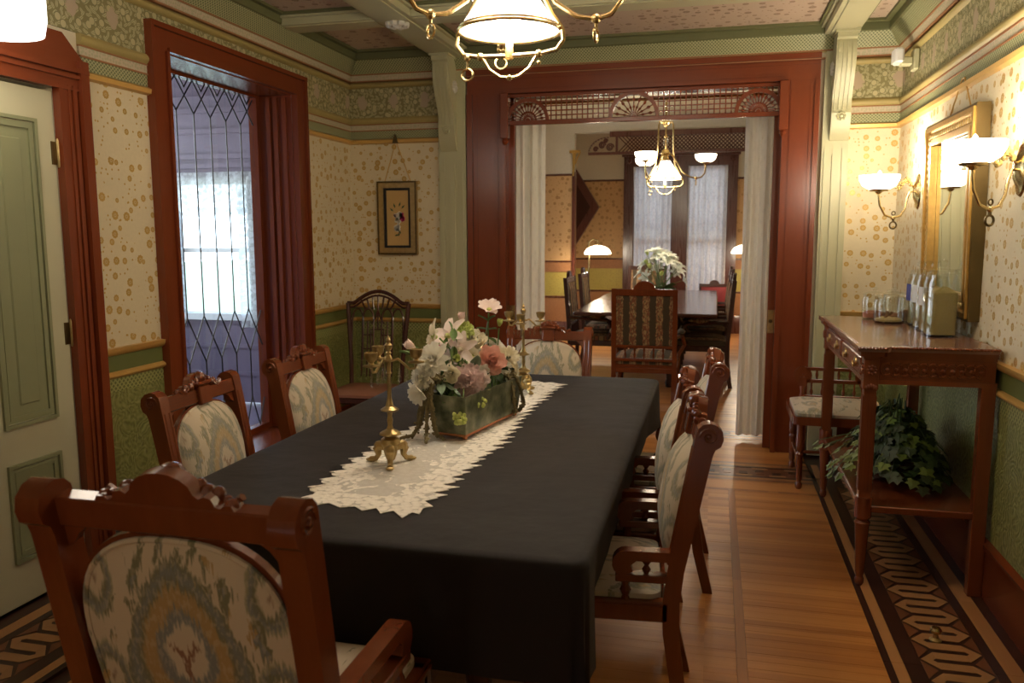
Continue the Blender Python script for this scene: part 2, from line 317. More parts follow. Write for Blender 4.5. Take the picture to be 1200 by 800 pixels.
# black table cloth
g = G('black_cloth', (.018, .0155, .0165), .75, spec=.3); n = g.noise(g.vmul(g.obj(), (600, 600, 600)), 1, 2); g.set('Sheen Weight', .06); g.set('Sheen Roughness', .4)
cr = g.noise(g.obj(), 5, 4); g.set('Base Color', g.mix(cr, (.0105, .0078, .0072), (.017, .0125, .0112))); g.bump(g.math('ADD', g.math('MULTIPLY', cr, 2.5), g.math('MULTIPLY', n, .15)), .25, .02); M['black_cloth'] = g.m
# green-glazed planter
g = G('planter_glaze', (.06, .07, .03), .35); n = g.noise(g.obj(), 22, 4); g.set('Base Color', g.ramp(n, [(.25, (.035, .05, .02)), (.45, (.13, .14, .075)), (.7, (.28, .28, .19))])); g.set('Metallic', .25); M['planter_glaze'] = g.m
# embroidered picture ground
plain('picture_ground', (.52, .34, .13), .8, var=.05)

# ------------------------------------------------------------------ mesh building
_EPS = 0
class MB:
    def __init__(s): s.bm = bmesh.new()
    def v(s, p, mx=None): return s.bm.verts.new(mx @ Vector(p) if mx else p)
    def f(s, vs):
        try: return s.bm.faces.new(vs)
        except ValueError: return None
    def box(s, a, b, mx=None, taper=None):
        global _EPS
        _EPS = (_EPS + 1) % 9; e_ = _EPS * .00005      # no two boxes end on the very same plane
        x0, y0, z0 = (min(p, q) - e_ for p, q in zip(a, b)); x1, y1, z1 = (max(p, q) + e_ for p, q in zip(a, b))
        P_ = [(x0, y0, z0), (x1, y0, z0), (x1, y1, z0), (x0, y1, z0), (x0, y0, z1), (x1, y0, z1), (x1, y1, z1), (x0, y1, z1)]
        V = [s.v(p, mx) for p in P_]
        for q in ((3, 2, 1, 0), (4, 5, 6, 7), (0, 1, 5, 4), (1, 2, 6, 5), (2, 3, 7, 6), (3, 0, 4, 7)): s.f([V[i] for i in q])
        return s
    def rbox(s, a, b, r=.006, mx=None):     # box with chamfered edges
        t = bmesh.new(); m_ = Matrix.Translation([(p + q) / 2 for p, q in zip(a, b)]) @ Matrix.Diagonal([abs(q - p) for p, q in zip(a, b)] + [1])
        bmesh.ops.create_cube(t, size=1, matrix=m_)
        bmesh.ops.bevel(t, geom=t.edges[:], offset=r, segments=1, affect='EDGES', profile=.5)
        return s.add(t, mx)
    def add(s, t, mx=None):
        mp = {}
        for v_ in t.verts: mp[v_] = s.v(v_.co, mx) if mx else s.bm.verts.new(v_.co)
        for f_ in t.faces: s.f([mp[q] for q in f_.verts])
        t.free(); return s
    def lathe(s, prof, base=(0, 0, 0), axis=(0, 0, 1), n=12, caps=True):    # prof [(r, h)]
        q = Vector((0, 0, 1)).rotation_difference(Vector(axis)).to_matrix(); o = Vector(base); rings = []
        for r, h in prof:
            rings.append([s.v(o + q @ Vector((r * math.cos(2 * PI * i / n), r * math.sin(2 * PI * i / n), h))) for i in range(n)])
        for A, B in zip(rings, rings[1:]):
            for i in range(n): s.f([A[i], A[(i + 1) % n], B[(i + 1) % n], B[i]])
        if caps:
            if prof[0][0] > 1e-6: s.f(rings[0][::-1])
            if prof[-1][0] > 1e-6: s.f(rings[-1])
        return s
    def cyl(s, p0, p1, r0, r1=None, n=8):
        d = Vector(p1) - Vector(p0); return s.lathe([(r0, 0), (r0 if r1 is None else r1, d.length)], p0, d.normalized(), n)
    def tube(s, pts, r, n=6, closed=False):
        pts = [Vector(p) for p in pts]; N_ = len(pts); rs = r if isinstance(r, (list, tuple)) else [r] * N_; rings = []; up = None
        for i, p in enumerate(pts):
            a_ = pts[(i - 1) % N_] if (i or closed) else p; b_ = pts[(i + 1) % N_] if (i < N_ - 1 or closed) else p
            t = (b_ - a_).normalized()
            if up is None: up = Vector((0, 0, 1)) if abs(t.z) < .9 else Vector((1, 0, 0))
            e1 = t.cross(up)
            if e1.length < 1e-4: e1 = t.cross(Vector((.31, .87, .4)))
            e1.normalize(); e2 = e1.cross(t); up = e2
            rings.append([s.v(p + (e1 * math.cos(2 * PI * k_ / n) + e2 * math.sin(2 * PI * k_ / n)) * rs[i]) for k_ in range(n)])
        prs = list(zip(rings, rings[1:])) + ([(rings[-1], rings[0])] if closed else [])
        for A, B in prs:
            for i in range(n): s.f([A[i], B[i], B[(i + 1) % n], A[(i + 1) % n]])
        if not closed: s.f(rings[0]); s.f(rings[-1][::-1])
        return s
    def prism(s, pts, t0, t1, plane='xz', mx=None):   # outline in a plane, thick along the third axis
        def P_(a, b, t): return {'xz': (a, t, b), 'yz': (t, a, b), 'xy': (a, b, t)}[plane]
        A = [s.v(P_(a, b, t0), mx) for a, b in pts]; B = [s.v(P_(a, b, t1), mx) for a, b in pts]; n = len(pts)
        f1, f2 = s.f(A[::-1]), s.f(B)
        for i in range(n): s.f([A[i], A[(i + 1) % n], B[(i + 1) % n], B[i]])
        return s
    def ball(s, c, r, sc=(1, 1, 1), n=8):
        t = bmesh.new(); bmesh.ops.create_uvsphere(t, u_segments=n, v_segments=max(4, n * 2 // 3), radius=1, matrix=Matrix.Translation(c) @ Matrix.Diagonal([r * k_ for k_ in sc] + [1])); return s.add(t)
    def grid(s, fn, nu, nv):
        V = [[s.v(fn(i / nu, j / nv)) for j in range(nv + 1)] for i in range(nu + 1)]
        for i in range(nu):
            for j in range(nv): s.f([V[i][j], V[i + 1][j], V[i + 1][j + 1], V[i][j + 1]])
        return s
    def pad(s, outline, depth, front=.04, back=.012, rings=5, plane='xz', mx=None):   # upholstered pad: outline about its centre, puffed to +depth side
        cx_ = sum(p[0] for p in outline) / len(outline); cy_ = sum(p[1] for p in outline) / len(outline); n = len(outline)
        def P_(a, b, t): return {'xz': (a, t, b), 'xy': (a, b, t)}[plane]
        def ring(k_, t): return [s.v(P_(cx_ + (a - cx_) * k_, cy_ + (b - cy_) * k_, t), mx) for a, b in outline]
        prev = None; seq = []
        for i in range(rings + 1):
            k_ = 1 - i / (rings + .6); seq.append((k_, depth + front * (1 - k_ ** 3.2)))
        seqb = []
        for i in range(rings + 1):
            k_ = 1 - i / (rings + .6); seqb.append((k_, -back * (1 - k_ ** 3.2)))
        allr = [ring(k_, t) for k_, t in seqb[::-1]] + [ring(k_, t) for k_, t in seq]
        for A, B in zip(allr, allr[1:]):
            for i in range(n): s.f([A[i], A[(i + 1) % n], B[(i + 1) % n], B[i]])
        s.f(allr[0][::-1]); s.f(allr[-1]); return s
    def me(s, name, mats, uv=None, smooth=35):
        bmesh.ops.recalc_face_normals(s.bm, faces=s.bm.faces[:])
        if uv:
            L = s.bm.loops.layers.uv.new('UVMap'); ia, ib = {'xz': (0, 2), 'xy': (0, 1), 'yz': (1, 2)}[uv]
            for f_ in s.bm.faces:
                for l in f_.loops: l[L].uv = (l.vert.co[ia], l.vert.co[ib])
        m_ = bpy.data.meshes.new(name); s.bm.to_mesh(m_); s.bm.free()
        for x in ([mats] if isinstance(mats, str) else mats): m_.materials.append(M[x])
        if smooth and len(m_.polygons):
            m_.polygons.foreach_set('use_smooth', [True] * len(m_.polygons)); m_.set_sharp_from_angle(angle=R(smooth))
        return m_
    def build(s, name, mats, parent=None, loc=None, uv=None, smooth=35): return link(name, s.me(name, mats, uv, smooth), parent, loc)
def link(name, mesh, parent=None, loc=None, rot=None):
    o = bpy.data.objects.new(name, mesh); COL.objects.link(o)
    if parent is not None: o.parent = parent
    if loc is not None: o.location = loc
    if rot is not None: o.rotation_euler = rot
    return o
def thing(name, label, cat, loc=(0, 0, 0), rz=0, group=None, scale=1):
    o = bpy.data.objects.new(name, None); COL.objects.link(o); o.empty_display_size = .1
    o.location = loc; o.rotation_euler = (0, 0, rz); o.scale = (scale,) * 3; o['label'] = label; o['category'] = cat
    if group: o['group'] = group
    return o
def tag(o, label, cat, group=None, kind=None):
    o['label'] = label; o['category'] = cat
    if group: o['group'] = group
    if kind: o['kind'] = kind
    return o
def struct(o): o['kind'] = 'structure'; return o
def stuff(o): o['kind'] = 'stuff'; return o
def copy_thing(src, label, loc, rz=0, scale=None):
    def cp(o, par):
        c_ = o.copy(); COL.objects.link(c_); c_.parent = par
        for ch in list(o.children): cp(ch, c_)
        return c_
    r = cp(src, None); r.location = loc; r.rotation_euler = (0, 0, rz); r['label'] = label
    if scale: r.scale = (scale,) * 3
    return r
def pierced(name, outline, holes, thick, mat, parent=None, mx=None):   # flat board in xz with real holes
    cu = bpy.data.curves.new(name, 'CURVE'); cu.dimensions = '2D'; cu.fill_mode = 'BOTH'; cu.extrude = thick / 2
    for pl in [outline] + holes:
        sp = cu.splines.new('POLY'); sp.points.add(len(pl) - 1); sp.use_cyclic_u = True
        for q, p in zip(sp.points, pl): q.co = (p[0], p[1], 0, 1)
    o = bpy.data.objects.new(name, cu); COL.objects.link(o); dg = bpy.context.evaluated_depsgraph_get()
    m_ = bpy.data.meshes.new_from_object(o.evaluated_get(dg)); bpy.data.objects.remove(o); bpy.data.curves.remove(cu)
    m_.transform((mx or Matrix()) @ Matrix.Rotation(PI / 2, 4, 'X')); m_.materials.clear(); m_.materials.append(M[mat]); m_.name = name
    return link(name, m_, parent)
def circ(cx_, cy_, r, n=12, a0=0, a1=2 * PI, end=False):
    return [(cx_ + r * math.cos(a0 + (a1 - a0) * i / n), cy_ + r * math.sin(a0 + (a1 - a0) * i / n)) for i in range(n + (1 if end else 0))]
def bez(p0, p1, p2, p3, n=8):
    out = []
    for i in range(n + 1):
        t = i / n; out.append(tuple((1 - t) ** 3 * a + 3 * t * (1 - t) ** 2 * b + 3 * t * t * (1 - t) * c_ + t ** 3 * d for a, b, c_, d in zip(p0, p1, p2, p3)))
    return out
def lamp(name, loc, power, col=(1, .845, .64), r=.05, parent=None):
    l = bpy.data.lights.new(name, 'POINT'); l.energy = power; l.color = col; l.shadow_soft_size = r
    o = bpy.data.objects.new(name, l); COL.objects.link(o); o.location = loc
    if parent is not None: o.parent = parent
    return o

# ------------------------------------------------------------------ room shell
XL, XR, YB, ZC = -2.738, 1.153, 5.917, 2.86
YN = -1.2                                   # the wall behind the camera
BXL, BXR, BYN, BYB, BZC = -3.3, 2.6, 6.15, 11.6, 3.12   # back room
T = .12
# floors
struct(MB().box((XL - .3, YN, -.15), (XR + .3, 6.2, -.014)).build('floor', 'inlay_dark'))
FL = bpy.data.objects['floor']
struct(MB().box((BXL - .2, 6.2, -.15), (BXR + .2, 14.2, -.014)).build('floor_back', 'inlay_dark'))
FB = bpy.data.objects['floor_back']
# left wall with door and window openings
def wall_x(name, x0, x1, ya, yb, z1, holes, mat):
    m_ = MB(); ys = ya
    for (h0, h1, hz0, hz1) in sorted(holes):
        m_.box((x0, ys, 0), (x1, h0, z1)); m_.box((x0, h0, hz1), (x1, h1, z1))
        if hz0 > 0: m_.box((x0, h0, 0), (x1, h1, hz0))
        ys = h1
    m_.box((x0, ys, 0), (x1, yb, z1)); return struct(m_.build(name, mat, smooth=0))
def wall_y(name, y0, y1, xa, xb, z1, holes, mat):
    m_ = MB(); xs = xa
    for (h0, h1, hz0, hz1) in sorted(holes):
        m_.box((xs, y0, 0), (h0, y1, z1)); m_.box((h0, y0, hz1), (h1, y1, z1))
        if hz0 > 0: m_.box((h0, y0, 0), (h1, y1, hz0))
        xs = h1
    m_.box((xs, y0, 0), (xb, y1, z1)); return struct(m_.build(name, mat, smooth=0))
DOOR = (2.03, 2.99); WIN = (3.735, 5.03, .16, 2.44)
WL = wall_x('wall_left', XL - T, XL, YN - T, YB + .0, ZC + .1, [(DOOR[0], DOOR[1], 0, 2.14), (WIN[0], WIN[1], WIN[2], WIN[3])], 'cream_wall')
WR = wall_x('wall_right', XR, XR + T, YN - T, YB + .28, ZC + .1, [], 'cream_wall')
WN = wall_y('wall_near', YN - T, YN, XL - T, XR + T, ZC + .1, [], 'cream_wall')
OPX0, OPX1, OPZ = -1.50, .41, 2.53
WB = wall_y('wall_back', YB, YB + .14, XL - T, XR + T, ZC + .1, [(OPX0 - .08, OPX1 + .08, 0, OPZ + .03)], 'cream_wall')
WBB = wall_y('wall_far', YB + .14, YB + .28, BXL - T, BXR + T, BZC + .1, [(OPX0 - .08, OPX1 + .08, 0, OPZ + .03)], 'back_frieze')
# ceiling slab
CE = struct(MB().box((XL - T, YN - T, ZC + .03), (XR + T, YB + .14, ZC + .15)).build('ceiling', 'sage', smooth=0))

# banded wall dressing: each band is a piece of trim belonging to its wall
def runband(parent, name, mat, prof, p0, p1, n, m0=0, m1=0, thick=True):
    p0, p1, n = Vector(p0).to_3d(), Vector(p1).to_3d(), Vector(n).to_3d(); d = (p1 - p0).normalized(); mb = MB(); A, B = [], []
    pr = list(prof) + [(prof[-1][0], 0.0), (prof[0][0], 0.0)]
    for z, o in pr:
        A.append(mb.v(p0 + d * (o * m0) + n * o + Vector((0, 0, z)))); B.append(mb.v(p1 - d * (o * m1) + n * o + Vector((0, 0, z))))
    k_ = len(pr)
    for i in range(k_): mb.f([A[i], B[i], B[(i + 1) % k_], A[(i + 1) % k_]])
    mb.f(A); mb.f(B[::-1]); return mb.build(name, mat, parent, smooth=40)
def roundp(z0, z1, o0, o1, n=5): return [(z0 + (z1 - z0) * i / n, o0 + (o1 - o0) * math.sin(PI * i / n)) for i in range(n + 1)]
LOW = [('baseboard', 'mahogany_y', [(0, .026), (.205, .026), (.215, .034), (.235, .034), (.245, .012)]),
       ('dado_panel', 'dado', [(.245, .006), (.853, .006)]),
       ('dado_moulding', 'gold_trim', roundp(.853, .887, .008, .026)),
       ('stripe_band', 'green_stripe', [(.887, .006), (.962, .006)]),
       ('chair_rail', 'gold_trim', [(.962, .008), (.968, .02), (.985, .028), (.998, .03), (1.0, .006)])]
MID = [('wallpaper', 'paper', [(1.0, .004), (2.205, .004)])]
UP1 = [('picture_rail', 'gold_trim', [(2.205, .01), (2.212, .03), (2.232, .034), (2.242, .018)]),
       ('lattice_border', 'lattice_band', [(2.245, .012), (2.30, .012)]),
       ('border_line', 'brown_line', [(2.30, .017), (2.308, .017)]),
       ('pink_border', 'pink_band', [(2.308, .013), (2.345, .013)]),
       ('border_line', 'brown_line', [(2.345, .018), (2.352, .018)]),
       ('ochre_moulding', 'ochre', roundp(2.352, 2.40, .014, .03)),
       ('frieze_paper', 'frieze', [(2.40, .008), (2.615, .008)]),
       ('ochre_moulding', 'ochre', roundp(2.615, 2.66, .012, .032))]
CRN = [('border_line', 'brown_line', [(2.66, .034), (2.668, .036)]),
       ('pink_border', 'pink_band', [(2.668, .034), (2.705, .046)]),
       ('border_line', 'brown_line', [(2.705, .052), (2.713, .054)]),
       ('lattice_cornice', 'lattice_band', [(2.713, .052), (2.80, .115)]),
       ('cornice_edge', 'green_edge', [(2.80, .115), (2.806, .125), (2.86, .128)])]
def dress(parent, p0, p1, n, sets, m0=0, m1=0):
    for st in sets:
        for nm, mt, pr in st: runband(parent, nm, mt, pr, p0, p1, n, m0, m1)
LX = (1, 0); RX = (-1, 0); BY = (0, -1)
dress(WL, (XL, YN), (XL, 1.885), LX, [LOW, MID, UP1], 0, 0)
dress(WL, (XL, 3.147), (XL, 3.59), LX, [LOW, MID])
dress(WL, (XL, 3.147), (XL, 3.59), LX, [UP1])
dress(WL, (XL, 1.885), (XL, 3.147), LX, [UP1[6:]])
dress(WL, (XL, 3.59), (XL, 5.166), LX, [[('frieze_paper', 'frieze', [(2.575, .008), (2.615, .008)]), UP1[7]]])
dress(WL, (XL, 5.166), (XL, YB), LX, [LOW, MID, UP1], 0, 1)
dress(WL, (XL, YN), (XL, YB), LX, [CRN], 0, 1)
dress(WR, (XR, YN), (XR, YB), RX, [LOW, MID, UP1, CRN], 0, 1)
dress(WB, (XL, YB), (-2.01, YB), BY, [LOW, MID, UP1], 1, 0)
dress(WB, (.82, YB), (XR, YB), BY, [LOW, MID, UP1], 0, 1)
dress(WB, (XL, YB), (XR, YB), BY, [CRN], 1, 1)
dress(WB, (-1.8, YB), (.67, YB), BY, [[('ochre_moulding', 'ochre', roundp(2.69, 2.715, .03, .05))]])

# ceiling: beams in a grid, panels papered, dark green edging
BEAMX = ((-2.02, -1.78), (.645, .845)); BEAMY = ((4.72, 4.92), (2.0, 2.2), (-.5, -.3))
def beam(a, b, ax):
    (x0, y0), (x1, y1) = a, b; mb = MB()
    mb.box((x0, y0, 2.795), (x1, y1, ZC + .04))
    if ax == 'y': mb.box((x0 - .022, y0, 2.835), (x1 + .022, y1, ZC + .04)); mb.box((x0 + .03, y0, 2.788), (x1 - .03, y1, 2.797))
    else: mb.box((x0, y0 - .022, 2.835), (x1, y1 + .022, ZC + .04)); mb.box((x0, y0 + .03, 2.790), (x1, y1 - .03, 2.797))
    return mb.build('ceiling_beam', 'sage', CE, smooth=0)
for x0, x1 in BEAMX: beam((x0, YN), (x1, YB - .02), 'y')
xs_ = [XL + .12, -2.02, -1.78, .645, .845, XR - .12]
for y0, y1 in BEAMY:
    for i in (0, 2, 4): beam((xs_[i], y0), (xs_[i + 1], y1), 'x')
ys_ = [YN + .02, -.5, -.3, 2.0, 2.2, 4.72, 4.92, YB - .14]
for i in (0, 2, 4):
    for j in (0, 2, 4, 6):
        a, b, c_, d = xs_[i], xs_[i + 1], ys_[j], ys_[j + 1]
        MB().box((a, c_, ZC + .005), (b, d, ZC + .032)).build('ceiling_panel', 'ceiling_paper', CE, smooth=0)
        mb = MB(); e = .04
        mb.box((a, c_, ZC - .012), (b, c_ + e, ZC + .01)); mb.box((a, d - e, ZC - .012), (b, d, ZC + .01)); mb.box((a, c_ + e, ZC - .012), (a + e, d - e, ZC + .01)); mb.box((b - e, c_ + e, ZC - .012), (b, d - e, ZC + .01))
        mb.build('panel_edging', 'green_edge', CE, smooth=0)
# carved rosettes where beams cross
def rosette(parent, loc, r, axis, mat='white_plaster', name='rosette'):
    mb = MB(); ax = Vector(axis); q = Vector((0, 0, 1)).rotation_difference(ax).to_matrix()
    mb.lathe([(r * .34, 0), (r * .36, r * .2), (r * .2, r * .36), (0.0, r * .4)], loc, axis, 10)
    for k_ in range(8):
        p = Vector(loc) + q @ Vector((math.cos(k_ * PI / 4) * r * .62, math.sin(k_ * PI / 4) * r * .62, r * .08)); mb.ball(p, r * .3, (1, 1, 1), 6)
    return mb.build(name, mat, parent)
rosette(CE, (-1.90, 4.82, 2.79), .085, (0, 0, -1)); rosette(CE, (.745, 4.82, 2.79), .085, (0, 0, -1))

# pilasters with corbels
def pilaster(name, x0, x1):
    o = struct(MB().box((x0, YB - .045, 0), (x1, YB + .01, 2.80)).build(name, 'sage', smooth=0))
    w_ = x1 - x0
    MB().box((x0 - .012, YB - .06, 0), (x1 + .012, YB, .26)).build('plinth', 'sage', o, smooth=0)
    for fx in (.16, .84):
        MB().box((x0 + w_ * fx - .012, YB - .053, .3), (x0 + w_ * fx + .012, YB - .04, 2.08)).build('pilaster_bead', 'sage', o, smooth=0)
    MB().box((x0 + w_ * .4, YB - .056, .3), (x0 + w_ * .6, YB - .04, 2.04)).build('raised_strip', 'sage', o, smooth=0)
    # S-curved corbel, seen from its side it hollows back to the wall
    cw = .12; cx0 = (x0 + x1) / 2 - cw / 2 - (.02 if x0 < 0 else -.02); y_ = YB - .045
    prof = [(y_, 2.82), (y_ - .21, 2.82), (y_ - .21, 2.745), (y_ - .185, 2.735)]
    prof += bez((y_ - .185, 2.72), (y_ - .20, 2.62), (y_ - .17, 2.55), (y_ - .125, 2.49), 8)
    prof += bez((y_ - .11, 2.46), (y_ - .075, 2.41), (y_ - .062, 2.36), (y_ - .068, 2.32), 6)
    prof += [(y_ - .075, 2.30), (y_ - .055, 2.22), (y_ - .03, 2.17), (y_, 2.13)]
    cb = MB().prism([(a, b) for a, b in prof], cx0, cx0 + cw, 'yz').build('corbel', 'sage', o, smooth=30)
    mb = MB()
    for k_ in range(4):
        xx = cx0 + .018 + k_ * .028
        for i in range(4, len(prof) - 5):
            (ya, za), (yb, zb) = prof[i], prof[i + 1]
            mb.prism([(ya, za), (yb, zb), (yb - .007, zb), (ya - .007, za)], xx - .008, xx + .008, 'yz')
    mb.build('corbel_reeding', 'sage', cb, smooth=30)
    rosette(cb, (cx0 + cw / 2, y_ - .07, 2.28), .035, (0, -1, 0), 'sage', 'corbel_boss')
    sx = cx0 + cw if x0 < 0 else cx0
    rosette(cb, (sx, y_ - .06, 2.58), .05, (1 if x0 < 0 else -1, 0, 0), 'white_plaster', 'side_rosette')
    MB().box((cx0 - .012, y_ - .225, 2.775), (cx0 + cw + .012, y_, 2.80)).build('corbel_cap', 'sage', cb, smooth=0)
pilaster('trim_1', -2.01, -1.80); pilaster('trim_2', .665, .83)

# cased opening to the back room
def casing(parent, pieces, name='casing', mat='mahogany'):
    for p in pieces: p.build(name, mat, parent, smooth=30)
def vcase(xa, xb, y, z0, z1):      # a fluted upright
    mb = MB(); w_ = xb - xa; mb.box((xa, y - .03, z0), (xb, y, z1))
    for f0, f1, o in ((0, .14, .05), (.2, .26, .036), (.86, 1, .045), (.74, .8, .036)): mb.box((xa + w_ * f0, y - o, z0), (xa + w_ * f1, y - .028, z1))
    return mb
OP = struct(vcase(-1.79, OPX0, YB, 0, OPZ).build('trim_3', 'mahogany', smooth=0))
vcase(OPX1, .64, YB, 0, OPZ).build('casing_side', 'mahogany', OP, smooth=0)
mb = MB(); mb.box((-1.79, YB - .032, OPZ), (.64, YB, 2.70))
for z0, z1, o in ((OPZ, OPZ + .02, .045), (OPZ + .03, OPZ + .042, .038), (2.63, 2.65, .04), (2.665, 2.70, .058)): mb.box((-1.79 if z0 > 2.6 else OPX0, YB - o, z0), (.64 if z0 > 2.6 else OPX1, YB - .03, z1))
mb.build('casing_head', 'mahogany_h', OP, smooth=0)
# jamb linings and the edges of the pocket doors
for sx, xa, xb in ((-1, OPX0 - .08, OPX0), (1, OPX1, OPX1 + .08)):
    MB().box((xa, YB - .01, 0), (xb, YB + .10, OPZ)).build('jamb', 'mahogany', OP, smooth=0)
    MB().box((xa, YB + .19, 0), (xb, YB + .29, OPZ)).build('jamb', 'mahogany', OP, smooth=0)
MB().box((OPX0, YB - .005, OPZ - .0), (OPX1, YB + .29, OPZ + .03)).build('head_lining', 'mahogany_h', OP, smooth=0)
for nm, xa, xb, s in (('door_2', OPX0 - .02, OPX0 + .022, 1), ('door_3', OPX1 - .022, OPX1 + .02, -1)):
    d = struct(MB().rbox((xa, YB + .115, .005), (xb, YB + .165, OPZ - .005), .004).build(nm, 'mahogany', smooth=0))
    xe = xb if s > 0 else xa
    # brass pull plate on the front face of the jamb side
    pl = MB().rbox((xe - (.0 if s > 0 else .004), YB + .122, .83), (xe + (.004 if s > 0 else 0), YB + .158, 1.0), .0015); pl.build('pull_plate', 'brass', d)
for xa, xb in ((OPX0 - .002, OPX0 + .045), (OPX1 - .045, OPX1 + .002)):
    o = MB().box((xa, YB + .06, .005), (xb, YB + .10, 2.33)).build('stop_bead', 'mahogany', OP, smooth=0)
    xm = (xa + xb) / 2
    pp = MB().rbox((xm - .021, YB + .056, .83), (xm + .021, YB + .062, .995), .0015).build('flush_pull', 'brass', OP)
    MB().lathe([(.014, 0), (.014, .002), (.009, .003)], (xm, YB + .056, .915), (0, -1, 0), 12).build('finger_cup', 'dark_brass', OP)
# fretwork grille under the head: bars, square lattice, three fans
GY = YB + .02; GZ0, GZ1 = 2.31, 2.53
GR = thing('fretwork_grille', 'mahogany fretwork grille with three spindled fans across the top of the wide opening', 'grille', (0, GY, 0))
g0, g1 = OPX0 - .03, OPX1 + .03
MB().rbox((OPX0 + .0, -.02, GZ0), (OPX1, .02, GZ0 + .032), .004).build('bottom_rail', 'mahogany_h', GR)
MB().rbox((OPX0 + .0, -.02, GZ1 - .026), (OPX1, .02, GZ1), .004).build('top_rail', 'mahogany_h', GR)
for s, x in ((-1, OPX0 - .005), (1, OPX1 + .005)):
    mb = MB(); mb.rbox((x - .03, -.09, GZ0 - .1), (x + .03, -.02, GZ1 + .0), .005); mb.lathe([(.02, 0), (.026, .02), (.016, .04), (.0, .05)], (x, -.055, GZ0 - .1), (0, 0, -1), 8); mb.build('end_post', 'mahogany', GR)
FANS = ((OPX0 + .155, .145, 13), ((OPX0 + OPX1) / 2 - .04, .165, 9), (OPX1 - .155, .145, 13))
lat = MB(); za, zb = GZ0 + .03, GZ1 - .024
def infan(x, z): return any((x - fx) ** 2 + (z - za) ** 2 < (fr_ + .005) ** 2 for fx, fr_, _ in FANS)
x = OPX0 + .02
while x < OPX1:
    z = za
    for fx, fr_, _ in FANS:
        if abs(x - fx) < fr_: z = max(z, za + math.sqrt(fr_ ** 2 - (x - fx) ** 2))
    if z < zb - .01: lat.box((x - .004, -.005, z), (x + .004, .005, zb))
    x += .038
for k_ in range(1, 5):
    z = za + (zb - za) * k_ / 5; x = OPX0; st = None
    while x <= OPX1 + .002:
        inn = infan(x, z) or x > OPX1
        if not inn and st is None: st = x
        if inn and st is not None: lat.box((st, -.004, z - .004), (x, .004, z + .004)); st = None
        x += .01
    if st is not None: lat.box((st, -.004, z - .004), (OPX1, .004, z + .004))
stuff(lat.build('lattice', 'mahogany', GR, smooth=0))
for fx, fr_, ns in FANS:
    o = [(fx + (fr_ + .012) * math.cos(a), za + (fr_ + .012) * math.sin(a)) for a in [PI * i / 20 for i in range(21)]]
    i_ = [(fx + (fr_ - .014) * math.cos(a), za + (fr_ - .014) * math.sin(a)) for a in [PI - PI * i / 20 for i in range(21)]]
    fan = MB(); n = 21
    A = o + i_
    for i in range(20):
        fan.prism([o[i], o[i + 1], i_[19 - i], i_[20 - i]], -.018, .018, 'xz')
    fan = fan.build('fan_arch', 'mahogany', GR, smooth=40)
    MB().lathe([(.016, -.012), (.016, .012)], (fx, 0, za + .004), (0, 1, 0), 14).build('fan_hub', 'mahogany', fan)
    for k_ in range(ns):
        a = PI * (k_ + .5) / ns; d = Vector((math.cos(a), 0, math.sin(a))); L_ = fr_ - .012
        b_ = L_ - .02
        MB().lathe([(.004, 0), (.004, b_ * .25), (.009, b_ * .34), (.004, b_ * .42), (.004, b_ * .62), (.010, b_ * .70), (.011, b_ * .76), (.004, b_ * .84), (.004, b_)], Vector((fx, 0, za + .004)) + d * .02, d, 6).build('fan_spindle', 'mahogany', fan)

# ------------------------------------------------------------------ left window: deep reveal, leaded lights, porch beyond
GX = -3.0
W1 = struct(MB().box((GX - .03, WIN[0] - .05, WIN[2] - .0), (XL, WIN[0] - .0, WIN[3])).build('window_1', 'mahogany', smooth=0))
def wpart(nm, a, b, m_='mahogany', r=None):
    mb = MB(); (mb.rbox(a, b, r) if r else mb.box(a, b)); return mb.build(nm, m_, W1, smooth=0)
wpart('reveal_side', (GX - .03, WIN[1] - .005, WIN[2]), (XL, WIN[1] + .05, WIN[3])); wpart('reveal_side', (GX - .03, WIN[0] - .05, WIN[2]), (XL, WIN[0] + .005, WIN[3]))
for k_, xx in enumerate((XL - .05, XL - .11, XL - .16)): wpart('reveal_moulding', (xx - .015, WIN[1] - .018 - .006 * k_, WIN[2] + .04), (xx + .015, WIN[1] + .005, WIN[3] - .02))
wpart('reveal_head', (GX - .03, WIN[0] + .006, WIN[3] - .005), (XL, WIN[1] - .006, WIN[3] + .05), 'mahogany_y')
wpart('window_sill', (GX - .03, WIN[0], WIN[2] - .05), (XL + .03, WIN[1], WIN[2] + .04), 'mahogany_y')
# casing on the room side
for nm, ya, yb in (('casing_side', 3.59, WIN[0]), ('casing_side', WIN[1], 5.166)):
    mb = MB(); mb.box((XL, ya, 0), (XL + .028, yb, 2.565)); outer = ya if ya < 4 else yb
    s = 1 if ya < 4 else -1
    mb.box((XL, min(outer, outer + s * .022), 0), (XL + .05, max(outer, outer + s * .022), 2.565)); i_ = WIN[0] if ya < 4 else WIN[1]
    mb.box((XL, min(i_, i_ - s * .02), 0), (XL + .042, max(i_, i_ - s * .02), WIN[3])); mb.build(nm, 'mahogany', W1, smooth=0)
mb = MB(); mb.box((XL, WIN[0], WIN[3]), (XL + .028, WIN[1], 2.565)); mb.box((XL, 3.59, 2.543), (XL + .052, 5.166, 2.567)); mb.box((XL, WIN[0], WIN[3]), (XL + .042, WIN[1], WIN[3] + .02)); mb.build('casing_head', 'mahogany_y', W1, smooth=0)
wpart('apron', (XL, WIN[0], 0), (XL + .024, WIN[1], WIN[2] - .02), 'mahogany_y')
